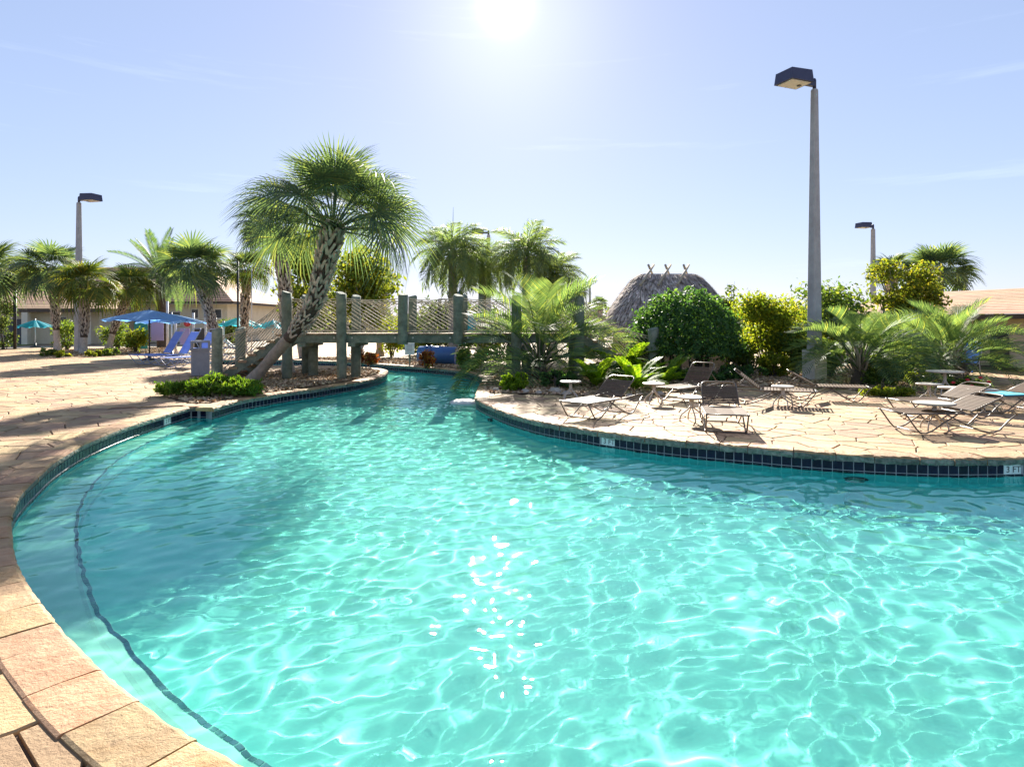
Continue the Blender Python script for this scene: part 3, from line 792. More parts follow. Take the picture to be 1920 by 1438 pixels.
def sabal(label, base, top, lean=(), crown=2.0, n=30, r0=0.2, r1=0.17, boots=(0.35, 1.0), boot_objs=False, leaves=None, group=None, seed=1, name='cabbage_palm', upbias=0.0, tilt=(0, 0), elmin=-0.42, bscale=1.0):
    r = random.Random(seed); base, top = Vector(base), Vector(top)
    root = thing(name, label, 'palm tree', base, group=group)
    pts, L = trunk_curve([Vector((0, 0, -0.05))] + [Vector(p) - base for p in lean] + [top - base])
    tm = MB(); N = len(pts)
    rad = [r0 * (1 + 0.5 * max(0, 1 - i / N * 9)) + (r1 - r0) * i / N + r.uniform(-.006, .006) for i in range(N)]
    tm.tube(pts, rad, 10)
    a = 0.0; b0, b1 = int(boots[0] * N), int(boots[1] * N) - 1
    mats = []
    q = b0 * 1.0
    while q < b1:
        k = int(q); c = pts[k]; t = pts[min(k + 1, N - 1)] - pts[max(k - 1, 0)]
        f = (q - b0) / max(1, b1 - b0)
        for j in range(5):
            if r.random() < 0.07: continue
            mats.append(boot_matrix(c + Vector((0, 0, r.uniform(-.04, .04))), t, a + j * 2 * math.pi / 5 + r.uniform(-.2, .2), rad[k], (0.75 + 0.45 * f) * r.uniform(0.68, 1.22) * r0 / 0.2 * bscale))
        a += math.pi / 5 + 0.05; q += 1.0
    if boot_objs:
        tr = tm.build('trunk', M['bark_sabal'], root)
        cm = MB(); cm.tube(pts[b0 - 2:], [q + 0.012 for q in rad[b0 - 2:]], 10); cm.build('boot_core', M['bark_dark'], root)
        for m in mats: link('boot', boot_me, root, mw=m)
    else:
        for m in mats: tm.add([m @ v.co for v in boot_me.vertices], [tuple(p.vertices) for p in boot_me.polygons])
        tm.build('trunk', M['boot'], root)
        cm = MB(); cm.tube(pts[b0 - 1:], [q + 0.01 for q in rad[b0 - 1:]], 10); cm.build('boot_core', M['bark_dark'], root)
    LV = leaves or FAN; ctr = top - base
    tv = (pts[-1] - pts[-3]).normalized()
    for i in range(n):
        f = (i + 0.5) / n; az = i * 2.39996 + r.uniform(-.25, .25)
        el = 1.35 - (1.35 - elmin) * f ** 0.85 + upbias + r.uniform(-.12, .12)
        k = 'up' if el > 0.75 else ('mid' if el > 0.0 else 'low')
        me = r.choice(LV[k]); s_ = crown / 2.05 * r.uniform(0.86, 1.1)
        X = Vector((math.cos(az) * math.cos(el), math.sin(az) * math.cos(el), math.sin(el)))
        X = (X + tv * 0.12 + Vector((tilt[0], tilt[1], 0))).normalized()
        link('frond', me, root, mw=frond_matrix(ctr + X * 0.05, math.atan2(X.y, X.x), math.asin(max(-1, min(1, X.z))), r.uniform(-.7, .7), s_))
    return root
def feather_palm(label, base, top, leaves, n, scale, elmax, elmin, trunk_r, bark, name, group=None, seed=2, spear=0.0, stubs=0, lean=(), jitter=0.12, power=0.9):
    r = random.Random(seed); base, top = Vector(base), Vector(top)
    root = thing(name, label, 'palm tree', base, group=group)
    pts, L = trunk_curve([Vector((0, 0, -0.05))] + [Vector(p) - base for p in lean] + [top - base])
    N = len(pts); tm = MB(); tm.tube(pts, [trunk_r * (1.25 - 0.35 * i / N) * r.uniform(0.96, 1.04) for i in range(N)], 10); tm.build('trunk', bark, root)
    ctr = top - base
    for i in range(n):
        f = (i + 0.5) / n; az = i * 2.39996 + r.uniform(-.2, .2); el = elmax - (elmax - elmin) * f ** power + r.uniform(-jitter, jitter)
        me = leaves[min(len(leaves) - 1, int(f * len(leaves)))]
        X = Vector((math.cos(az) * math.cos(el), math.sin(az) * math.cos(el), math.sin(el)))
        link('frond', me, root, mw=frond_matrix(ctr + X * 0.08, az, el, r.uniform(-.3, .3), scale * r.uniform(0.85, 1.1)))
    if spear:
        sm = MB(); sm.tube([ctr, ctr + Vector((0.03, 0, spear * .6)), ctr + Vector((0.05, 0.02, spear))], [0.035, 0.02, 0.006], 5); sm.build('spear_leaf', M['queen'], root)
    if stubs:                       # cut leaf stalks fanning up from the short trunk
        pm = [MB() for _ in range(3)]
        ms = []
        for k in range(3):
            Lk = (0.8, 1.05, 0.65)[k]
            pm[k].tube([(0, 0, 0), (Lk * .5, 0, .05), (Lk, 0, .14)], [0.055, 0.035, 0.022], 5); ms.append(pm[k].mesh('leaf_stalk', M['petiole']))
        for i in range(stubs):
            az = i * 2.39996; h = 0.08 + 0.85 * (i / stubs) * ctr.z; el = 0.75 + 0.5 * (i / stubs) + r.uniform(-.15, .2)
            link('leaf_stalk', ms[i % 3], root, mw=frond_matrix(Vector((ctr.x * h / max(ctr.z, .1), ctr.y * h / max(ctr.z, .1), h)), az, el, 0, r.uniform(.8, 1.15)))
    return root

def leaf_cloud(name, mat, blobs, n, size, seed, elong=1.8, shell=0.45, outward=0.5, up=0.0, lump=0.18):
    """a crown of separate leaves: n small rhombs spread through the blobs, more towards their skins"""
    r = np.random.RandomState(seed); B = np.array([b[0] for b in blobs], float); S = np.array([b[1] for b in blobs], float)
    vol = np.power(S.prod(1), 0.7); idx = r.choice(len(B), n, p=vol / vol.sum())
    d = r.normal(size=(n, 3)); d /= np.linalg.norm(d, axis=1)[:, None]
    rad = np.power(r.uniform(0, 1, n), shell) * (1 + lump * np.sin(5.1 * d[:, 0] + idx) * np.sin(4.3 * d[:, 1] + 2 * idx) + lump * 0.6 * np.sin(9.7 * d[:, 2] + 7.9 * d[:, 0] + idx))
    c = B[idx] + d * S[idx] * rad[:, None]
    nrm = r.normal(size=(n, 3)) + d * outward * 2; nrm /= np.linalg.norm(nrm, axis=1)[:, None]
    t = r.normal(size=(n, 3)); t[:, 2] += up; t += d * up * 0.6; t -= nrm * (t * nrm).sum(1)[:, None]; t /= np.linalg.norm(t, axis=1)[:, None]
    b = np.cross(nrm, t); s = size * r.uniform(0.6, 1.3, n)[:, None]
    V = np.stack([c - t * s * elong * .5, c + b * s * .42, c + t * s * elong * .5, c - b * s * .42], 1)
    V[:, 1] += nrm * s * 0.12; V[:, 3] += nrm * s * 0.12
    return np_mesh(name, V.reshape(-1, 3), np.arange(n * 4).reshape(-1, 4), mat)
def limbs(mb, base, tips, r0, seed, mid=0.5):
    r = random.Random(seed)
    for t in tips:
        t = Vector(t); b = Vector(base) + Vector((r.uniform(-.08, .08), r.uniform(-.08, .08), 0))
        m = b.lerp(t, mid) + Vector((r.uniform(-.12, .12), r.uniform(-.12, .12), 0.12))
        mb.tube([b, m, t], [r0, r0 * .65, r0 * .2], 5, cap=False)
        for _ in range(2):
            e = t + Vector((r.uniform(-.3, .3), r.uniform(-.3, .3), r.uniform(.05, .35)))
            mb.tube([m.lerp(t, .4), e], [r0 * .4, r0 * .12], 4, cap=False)
def bush(name, label, loc, blobs, mat, n, size, seed, cat='shrub', group=None, trunk=None, bark=None, **kw):
    """shrub or tree: crown of leaves plus woody stems"""
    root = thing(name, label, cat, (loc[0], loc[1], 0.0), group=group)
    link('crown', leaf_cloud('crown', mat, blobs, n, size, seed, **kw), root)
    tb = MB(); r0 = trunk or 0.03
    tips = [b[0] for b in blobs[:9]]
    limbs(tb, (0, 0, -0.03), tips, r0, seed)
    tb.build('stem', bark or M['bark_dark'], root)
    return root
def blobset(n, rx, ry, z0, z1, rb, seed):
    r = random.Random(seed); out = []
    for i in range(n):
        a = r.uniform(0, 6.28); q = math.sqrt(r.uniform(0, 1)) * 0.8; z = r.uniform(z0 + rb * .6, z1 - rb * .6); k = rb * r.uniform(.7, 1.25)
        out.append(((math.cos(a) * q * (rx - rb * .5), math.sin(a) * q * (ry - rb * .5), z), (k, k, k * .85)))
    return out

# ---------------------------------------------------------------- palms
def gp(px, py): x, y = g(px, py); return Vector((x, y, 0))
b_ = gp(470, 716)
sabal('tall cabbage palm with criss-cross trunk leaning right across the footbridge', b_, at(624, 432, 17.2), [at(512, 668, 19.1), at(556, 618, 18.6), at(588, 570, 18.1), at(604, 515, 17.7)],
      crown=2.8, n=40, r0=0.165, r1=0.19, boots=(0.40, 1.0), boot_objs=True, seed=44, upbias=0.10, elmin=-0.30, bscale=1.2, tilt=(0.02, 0.22))
Y_ = 22.6
sabal('cabbage palm with dark trunk standing behind the leaning palm', (at(540, 605, Y_).x, Y_, 0), at(508, 432, Y_), [at(532, 520, Y_)], crown=1.6, n=34, r0=0.17, seed=5, group='cabbage palms', elmin=-0.6, leaves=FANB)
for (bx, by, tx, ty, rpx, lab, sd, lv, n_) in (
    (157, 663, 160, 540, 66, 'bushy cabbage palm just right of the left lamp pole', 6, FANY, 36),
    (203, 655, 244, 548, 56, 'small cabbage palm with its trunk tilted right, behind the blue parasols', 7, FANY, 30),
    (108, 657, 97, 515, 70, 'dark cabbage palm just left of the left lamp pole', 8, FANB, 32),
    (410, 668, 366, 512, 76, 'cabbage palm leaning left beside the white pool house roof end', 9, FANB, 36),
    (456, 662, 464, 512, 52, 'cabbage palm with a straight grey trunk left of the bridge stair', 10, FANY, 30),
    (-12, 655, -18, 520, 74, 'cabbage palm cut off by the left edge of the picture', 11, FANB, 28),
    (712, 668, 716, 530, 32, 'small golden-leaved fan palm behind the bridge railing', 12, FANY, 22),
    (1076, 655, 1074, 552, 33, 'slim cabbage palm right of the weeping palms', 13, FANB, 26),
    (1126, 636, 1125, 572, 19, 'tiny far palm beside the small distant lamp', 14, FANB, 22),
    (1752, 664, 1758, 520, 70, 'dark cabbage palm rising behind the yellow tree on the right', 15, FANB, 36),
    (1668, 663, 1672, 510, 44, 'cabbage palm crown half hidden left of the yellow tree', 16, FANB, 26)):
    b_ = gp(bx, by); sabal(lab, b_, at(tx, ty, b_.y), [b_.lerp(at(tx, ty, b_.y), 0.5) + Vector(((bx - tx) * 0.004, 0, 0))], crown=rpx * b_.y / F * 1.22, n=n_, r0=0.19, seed=sd, leaves=lv, group='cabbage palms', boots=(0.3, 1.0))
b_ = gp(305, 652); feather_palm('dark date palm with stiff upright feather leaves behind the parasols', b_, at(300, 520, b_.y), DATE, 34, 1.25, 1.35, -0.3, 0.3, M['bark_dark'], 'date_palm', seed=17)
for (bx, by, tx, ty, sc_, lab, sp, sd) in (
    (850, 672, 848, 478, 0.98, 'weeping queen palm with the tallest spear, left of the group of four', 2.4, 18),
    (903, 666, 905, 500, 0.85, 'thin queen palm in front of the middle lamp pole', 1.2, 19),
    (985, 670, 988, 482, 1.0, 'weeping queen palm with a pale top above the bushy pindo palm', 2.0, 20),
    (1036, 668, 1038, 520, 0.8, 'low queen palm at the right of the group of four', 1.0, 21)):
    b_ = gp(bx, by); feather_palm(lab, b_, at(tx, ty, b_.y), QUEEN, 40, sc_ * 0.86, 1.35, -0.5, 0.22, M['bark_grey'], 'queen_palm', 'queen palms', sd, spear=sp)
for (bx, by, tx, ty, sc_, lab, sd, st) in (
    (1012, 712, 1014, 688, 1.22, 'bushy pindo palm with arching grey-green leaves at the corner of the right bank', 22, 26),
    (1612, 722, 1612, 694, 0.86, 'pindo palm with fanned cut stalks right of the tall lamp pole', 23, 30),
    (1778, 722, 1781, 694, 0.86, 'pindo palm with long arching leaves in front of the right building', 24, 26),
    (1690, 705, 1692, 680, 0.7, 'smaller pindo palm between the two pindo palms on the right', 25, 14)):
    b_ = gp(bx, by); feather_palm(lab, b_, at(tx, ty, b_.y), PINDO, 38, sc_, 1.45, 0.22 if bx < 1100 else 0.42, 0.2, M['bark_dark'], 'pindo_palm', 'pindo palms', sd, stubs=st, power=0.8)

# ---------------------------------------------------------------- shrubs and broad-leaved trees
def pbush(name, label, px, by, w, ty, mat, n, leaf, seed, cat='shrub', group=None, nb=14, z0=0.0, trunk=None, bark=None, rb=None, deep=0.8, **kw):
    Y = HF / (by - HOR); rx = w / 2 * Y / F; zt = H - (ty - HOR) / F * Y
    bl = blobset(nb, rx, rx * deep, z0 * zt, zt, rb or min(rx, zt * (1 - z0) / 2) * 0.55, seed)
    return bush(name, label, ((px - 960) / F * Y, Y), bl, mat, n, leaf, seed, cat, group, trunk, bark, **kw)
# the clipped dome
Yt = HF / (706 - HOR); rx = 106 * Yt / F; zt = H + (605 - 546) / F * Yt; bl = []
root = thing('dome_tree', 'large clipped dome-shaped tree in front of the thatched hut', 'tree', ((1283 - 960) / F * Yt, Yt, 0))
rt = np.random.RandomState(31); n_ = 17000
dd = rt.normal(size=(n_, 3)); dd[:, 2] = np.abs(dd[:, 2]) * 1.15 - 0.28; dd /= np.linalg.norm(dd, axis=1)[:, None]
zb = 0.92
rr = np.power(rt.uniform(0, 1, n_), 0.16) * (1 + 0.10 * (rt.uniform(0, 1, n_) > 0.97)) * (1 + 0.08 * np.sin(6 * dd[:, 0] * 3) * np.sin(5 * dd[:, 1] * 3 + 1) + 0.03 * np.sin(13 * dd[:, 2] + 9 * dd[:, 0]))
cc = np.stack([dd[:, 0] * rx * rr, dd[:, 1] * rx * 0.95 * rr, zb + np.where(dd[:, 2] > 0, dd[:, 2] * (zt - zb), dd[:, 2] * 0.5) * rr], 1)
nr = dd * 1.1 + rt.normal(size=(n_, 3)); nr /= np.linalg.norm(nr, axis=1)[:, None]
tt = rt.normal(size=(n_, 3)); tt -= nr * (tt * nr).sum(1)[:, None]; tt /= np.linalg.norm(tt, axis=1)[:, None]; bt = np.cross(nr, tt)
ss = 0.085 * rt.uniform(0.6, 1.3, n_)[:, None]
hole = (np.sin(7.3 * cc[:, 0] + 1) * np.sin(6.1 * cc[:, 1]) * np.sin(8.2 * cc[:, 2] + .6) > 0.42) & (rt.uniform(0, 1, n_) > 0.12)
cc, tt, bt, ss = cc[~hole], tt[~hole], bt[~hole], ss[~hole]; n_ = len(cc)
V = np.stack([cc - tt * ss * .8, cc + bt * ss * .45, cc + tt * ss * .8, cc - bt * ss * .45], 1)
link('crown', np_mesh('crown', V.reshape(-1, 3), np.arange(n_ * 4).reshape(-1, 4), M['topiary']), root)
for k, (dx, dy) in enumerate(((-0.75, 0.1), (-0.5, 0.25), (-0.2, -0.1), (0.35, 0.05), (0.5, 0.2), (0.75, -0.05))):
    tm = MB(); limbs(tm, (dx, dy, -0.03), [(dx * 1.5 - .25, dy * 1.2, 1.0), (dx * 1.3 + .2, dy + .2, 1.15), (dx * 1.1, dy - .25, 1.1)], 0.065, 40 + k); tm.build('trunk', M['bark_dark'], root)

pbush('light_green_bush', 'light green airy bush right of the clipped dome tree', 1437, 704, 118, 553, M['lightbush'], 6500, 0.08, 51, nb=18, z0=0.22, trunk=0.03)
pbush('dark_green_shrub', 'dark glossy shrub at the left foot of the tall lamp pole', 1490, 706, 72, 612, M['midbush'], 2600, 0.085, 52, z0=0.05)
pbush('hedge_tree', 'tall green bushy tree behind the tall lamp pole', 1555, 690, 185, 518, M['midbush'], 9000, 0.10, 53, cat='tree', nb=22, trunk=0.05, z0=0.1)
pbush('yellow_tree', 'yellow-green tree in front of the dark palm on the right', 1702, 694, 150, 482, M['yellowtree'], 7000, 0.095, 54, cat='tree', nb=18, z0=0.38, trunk=0.07, bark=M['bark_grey'], rb=0.55)
pbush('twiggy_shrub', 'thin twiggy shrub beside the thatched roof', 1366, 686, 66, 528, M['fardark'], 900, 0.10, 55, nb=10, z0=0.3, rb=0.35, shell=0.7)
pbush('sunny_shrub', 'sunny yellow-green shrub just left of the tall lamp pole', 1505, 695, 110, 566, M['lightbush'], 3600, 0.085, 155, nb=16)
pbush('light_green_shrub', 'light green shrub between the stalks of the two right pindo palms', 1645, 699, 100, 602, M['lightbush'], 3000, 0.08, 156, nb=14)
pbush('wall_shrub', 'green shrub against the wall of the right building', 1742, 697, 80, 618, M['midbush'], 2400, 0.085, 157, nb=12)
pbush('filling_shrub', 'mid green shrub filling the gap between the dome tree and the light green bush', 1392, 702, 84, 640, M['midbush'], 2200, 0.075, 151)
pbush('berry_shrub', 'yellow-green low shrub at the foot of the light green bush', 1450, 707, 80, 662, M['lightbush'], 1800, 0.07, 152)
pbush('deep_green_shrub', 'deep green shrub between the tall lamp pole and the first pindo palm', 1556, 708, 70, 630, M['midbush'], 2200, 0.08, 153)
pbush('back_shrub', 'loose green shrub behind the two pindo palms on the right', 1665, 694, 150, 590, M['midbush'], 3600, 0.10, 154, nb=18)
pbush('leafy_shrub', 'leafy shrub under the first pindo palm right of the lamp', 1655, 724, 85, 655, M['midbush'], 1800, 0.075, 56)
pbush('round_shrub', 'small round shrub with pale paving behind it', 1695, 712, 64, 676, M['juniper'], 1500, 0.06, 57)
pbush('low_shrub', 'low yellow-green shrub near the white table on the right', 1722, 722, 86, 692, M['lightbush'], 1500, 0.06, 58, deep=0.6)
pbush('golden_croton', 'golden-leaved croton left of the blue towelled chair', 1757, 708, 44, 628, M['yellowtree'], 1100, 0.09, 59)
root = pbush('hibiscus_shrub', 'dark low shrub with red blooms at the right end of the bed', 1800, 734, 100, 706, M['midbush'], 1700, 0.065, 60, deep=0.6)
for k, (dx, dz) in enumerate(((-0.42, 0.20), (-0.05, 0.27), (0.28, 0.33), (0.05, 0.12), (0.5, 0.22))):
    mb = MB(); mb.lathe([(0.004, -.02), (.045, .0), (.052, .03), (.02, .045)], 7, smooth=False); mb.build('bloom', M['red'], root, (dx, -0.35, dz + .05))
pbush('ground_cover', 'low strip of yellow-green ground cover at the front of the right bed', 1668, 742, 128, 727, M['lightbush'], 2600, 0.05, 61, nb=26, rb=0.14, deep=0.35)
pbush('corner_shrub', 'bright green shrub at the corner of the right bank', 966, 733, 66, 700, M['fern'], 1500, 0.075, 62, deep=0.7)
pbush('glossy_shrub', 'dark glossy shrub under the bushy pindo palm', 1045, 728, 90, 698, M['topiary'], 1700, 0.07, 63, deep=0.7)
pbush('yellow_leaf_tree', 'yellow-green tree behind the bridge railing, right of the leaning palm', 668, 674, 150, 466, M['yellowtree'], 5200, 0.16, 64, cat='tree', nb=22, z0=0.2, trunk=0.08, bark=M['bark_grey'])
pbush('green_gold_tree', 'green and gold tree behind the leaning palm', 566, 672, 110, 428, M['yellowtree'], 4200, 0.16, 65, cat='tree', nb=18, z0=0.25, trunk=0.08, bark=M['bark_grey'])
pbush('round_green_bush', 'small round light green bush seen through the bridge netting', 735, 669, 58, 594, M['lightbush'], 1300, 0.10, 66, z0=0.05)
pbush('dark_bush', 'dark bush behind the netting between the two right bridge posts', 812, 666, 112, 566, M['fardark'], 2400, 0.14, 67)
pbush('grey_green_bush', 'grey-green bush behind the right end of the bridge', 935, 668, 120, 590, M['fardark'], 2400, 0.14, 68)
pbush('far_bush', 'bush beyond the bridge stair on the right', 1110, 668, 120, 625, M['midbush'], 2200, 0.13, 69)
for k, (px, by, w, ty, lab) in enumerate(((668, 681, 44, 655, 'red-leaved croton on the far bank under the bridge'), (697, 682, 30, 659, 'second red-leaved croton on the far bank, right of the larger one'),
                                          (800, 690, 30, 655, 'red and gold croton in front of the blue slide tube'))):
    pbush('croton', lab, px, by, w, ty, M['croton'], 420, 0.10, 70 + k, group='crotons', rb=0.2)
pbush('bank_shrub', 'green shrub on the far bank right of the slide tube', 880, 696, 64, 655, M['midbush'], 1500, 0.08, 74)
pbush('dark_ground_shrub', 'dark round shrub under the clipped dome tree', 1310, 716, 150, 690, M['topiary'], 2600, 0.07, 75, deep=0.5, nb=20)
pbush('dark_bed_shrub', 'dark shrub behind the raised chair at the middle of the bed', 1400, 712, 120, 684, M['topiary'], 2200, 0.07, 76, deep=0.5, nb=18)
for k, (px, by, w, ty, m_, lab) in enumerate(((126, 656, 84, 604, 'midbush', 'round green shrub between the left lamp pole and the dark palm'), (222, 654, 76, 606, 'midbush', 'dark green shrub left of the parasol pole'),
        (254, 662, 46, 618, 'lightbush', 'light green shrub under the left edge of the parasol'), (95, 668, 50, 652, 'midbush', 'low dark shrub at the left end of the palm bed'),
        (118, 670, 34, 658, 'lightbush', 'low yellow-green shrub in front of the left lamp pole'), (177, 669, 42, 657, 'yellowtree', 'low golden shrub right of the lamp pole foot'),
        (205, 667, 46, 654, 'midbush', 'low dark shrub at the foot of the tilted palm'), (8, 655, 44, 560, 'fardark', 'tall dark shrub at the left edge of the picture'),
        (430, 650, 50, 596, 'fardark', 'round dark tree beyond the pool house gable'))):
    pbush('shrub', lab, px, by, w, ty, M[m_], 1400 if k not in (3, 4, 5, 6) else 700, 0.11 if k not in (3, 4, 5, 6) else 0.09, 80 + k, group='shrubs round the left palms')
# juniper in the near planter
jb = []; rj = random.Random(91)
for k in range(30):
    a = rj.uniform(0, 6.28); q = math.sqrt(rj.random()); jb.append(((math.cos(a) * q * 1.2, math.sin(a) * q * 0.6, 0.14 + 0.22 * (1 - q) + rj.uniform(0, .1)), (0.26, 0.22, 0.13)))
bush('juniper', 'spreading bright green juniper in the planter at the pool kink', g(398, 742), jb, M['juniper'], 9000, 0.05, 92, elong=3.2, outward=0.2, up=1.2, trunk=0.025, lump=0.3)
# ferns: arching fronds from one crown
def fern(label, px, py, n, s, seed):
    r = random.Random(seed); root = thing('fern', label, 'fern', (*g(px, py), 0.02), group='ferns in the right bed')
    for i in range(n):
        link('frond', FERN[i % 2], root, mw=frond_matrix(Vector((0, 0, 0.02)), i * 2.39996 + r.uniform(-.2, .2), r.uniform(0.5, 1.25), r.uniform(-.3, .3), s * r.uniform(.8, 1.15)))
fern('fern with broad light fronds left of the small round table', 1118, 727, 16, 1.25, 1)
fern('tall upright fern between the pindo palm and the dome tree', 1170, 712, 18, 1.5, 2)
fern('low arching fern behind the small round table', 1192, 733, 18, 1.1, 3)
fern('yellow-green fern left of the dome tree trunks', 1215, 715, 14, 1.3, 4)
fern('fern in the shade of the dome tree', 1246, 724, 14, 1.1, 5)
# hedges and trees that close the view far off
rf = random.Random(3)
fb = []
for k in range(90):
    x = rf.uniform(-75, 85); y = rf.uniform(95, 125); h = rf.uniform(2.5, 5.0)
    fb.append(((x, y, h * .5), (rf.uniform(3, 6), 3, h * .55)))
struct(link('far_treeline', leaf_cloud('far_treeline', M['fardark'], fb, 26000, 0.55, 5)), 'stuff')
for k, (px, by, w, ty) in enumerate(((760, 652, 90, 612), (870, 652, 110, 604), (1010, 654, 120, 600), (1200, 662, 120, 620), (1330, 668, 150, 622), (1440, 672, 130, 610), (1590, 672, 140, 590))):
    pbush('hedge', ('clipped hedge beyond the far bank', 'hedge behind the weeping palms', 'hedge behind the bushy pindo palm', 'hedge behind the thatched hut post', 'hedge behind the dome tree trunks', 'hedge behind the light green bush', 'hedge behind the pindo palm stalks')[k],
          px, by, w, ty, M['midbush'], 2200, 0.17, 100 + k, cat='hedge', group='hedges beyond the pool', nb=16)

# ---------------------------------------------------------------- footbridge
YF, YR, ZD = 20.2, 21.9, 1.46
bridge = thing('footbridge', 'weathered timber footbridge with rope netting over the pool channel', 'bridge', (-2.5, 21.0, 0))
OB = Vector((2.5, -21.0, 0))
def bpart(mb, name, mat): return mb.build(name, mat, bridge, OB)
rb_ = random.Random(8)
def log_post(x, y, z0, z1, r, mat=None):
    mb = MB(); n = 14; zs = np.linspace(z0, z1 - 0.03, 9)
    ph = rb_.uniform(0, 6)
    mb.tube([(x + 0.012 * math.sin(ph + z), y + 0.01 * math.cos(ph + 1.3 * z), z) for z in zs] + [(x, y, z1)], [r * rb_.uniform(.97, 1.03) for _ in zs] + [r * 0.86], n)
    return bpart(mb, 'post', mat or M['wood'])
PX = [-7.07, -5.35, -3.42, -1.68, 0.13, 2.1]
for i, x in enumerate(PX):
    grounded = i in (0, 1, 4, 5)
    log_post(x, YF - 0.10, -0.05 if grounded else ZD - 0.34, H - (548 + i * 2.0 - HOR) / F * YF, 0.158)
    log_post(x, YR + 0.10, -0.05 if grounded else ZD - 0.34, 2.72, 0.15)
for x, y in ((-6.6, 21.3), (-5.05, 20.75), (-0.02, 20.9), (0.45, 20.5)):
    log_post(x, y, -0.05, ZD - 0.38, 0.16)
for y in (YF + 0.11, YR - 0.11):
    for a, b in zip(PX[:-1], PX[1:]):
        mb = MB(); mb.box(((a + b) / 2, y, ZD - 0.17), (b - a - 0.006, 0.09, 0.26)); bpart(mb, 'beam', M['wood'])
for x in (-6.6, -5.05, 0.2):
    mb = MB(); mb.box((x, (YF + YR) / 2, ZD - 0.36), (0.22, YR - YF + 0.2, 0.12)); bpart(mb, 'cross_beam', M['wood'])
nplank = 62
pl = MB(); pl.box((0, 0, 0), (0.138, YR - YF + 0.06, 0.04)); pl_me = pl.mesh('deck_plank', M['plank'])
for k in range(nplank):
    x = PX[0] - 0.1 + (PX[-1] - PX[0] + 0.2) * (k + .5) / nplank
    link('deck_plank', pl_me, bridge, OB + Vector((x, (YF + YR) / 2 + rb_.uniform(-.012, .012), ZD - 0.018 + rb_.uniform(-.003, .003))))
bolt = MB(); bolt.lathe([(0.03, 0), (0.03, .012), (.015, .02)], 8); bolt_me = bolt.mesh('bolt', M['roughwhite'])
for x in PX:
    for dx in (-0.28, 0.28):
        link('bolt', bolt_me, bridge, mw=Matrix.Translation(OB + Vector((x + dx, YF + 0.064, ZD - 0.14))) @ Matrix.Rotation(R(90), 4, 'X'))
def net(a0, a1, h0, h1, pitch=0.19, name='rope_net', sag=0.05, single=False):
    """rope mesh between lower edge a0-a1 and the same edge raised by h0..h1"""
    mb = MB(); a0, a1 = Vector(a0), Vector(a1); L = (a1 - a0).length
    def P(u, v): return a0.lerp(a1, u / L) + Vector((0, 0, (h0 + (h1 - h0) * u / L) * v - sag * math.sin(math.pi * u / L) * v)) + Vector((0, rb_.uniform(-.006, .006), 0))
    hm = (h0 + h1) / 2
    for sgn in ((-1,) if single else (1, -1)):
        k = -hm * 1.7
        while k < L + hm * 1.7:
            pts = []
            for t in np.linspace(0, 1, 11):
                u = k + sgn * t * hm * 1.55 + (0.02 * math.sin(3 * t + k * 5)); pts.append((u, t))
            pts = [p for p in pts if 0 <= p[0] <= L]
            if len(pts) > 1: mb.tube([P(u, v) for u, v in pts], 0.010, 3, cap=False)
            k += pitch * (1.0 if sgn < 0 else 1.6)
    for v in (1.0, 0.93, 0.03): mb.tube([P(u, v) for u in np.linspace(0, L, 9)], 0.013, 4, cap=False)
    return bpart(mb, name, M['rope'])
for y in (YF - 0.1, YR + 0.1):
    for a, b in zip(PX[:-1], PX[1:]): net((a + .17, y, ZD + 0.04), (b - .17, y, ZD + 0.04), 1.05, 1.05)
# stairs at both ends
def stair(x0, x1, nst, sgn):
    for y in (YF + 0.12, YR - 0.12):
        mb = MB(); mb.beam((x0, y, ZD - 0.14), (x1, y, 0.02), 0.07, 0.26); bpart(mb, 'stringer', M['wood'])
    for k in range(nst):
        t = (k + 0.6) / nst; x = x0 + (x1 - x0) * t; z = ZD * (1 - t) + 0.07
        mb = MB(); mb.box((x, (YF + YR) / 2, z), (abs(x1 - x0) / nst * 0.9, YR - YF - 0.1, 0.075)); bpart(mb, 'tread', M['plank'])
    for y in (YF - 0.02, YR + 0.02):
        log_post(x1 + 0.05 * sgn, y, -0.03, 1.62, 0.17)
        net((x0, y, ZD + 0.05), (x1, y, 0.25), 1.0, 1.1, 0.21, sag=0.22, single=True)
stair(PX[0] - 0.1, -9.25, 7, -1)
stair(PX[-1] + 0.1, 4.4, 7, 1)

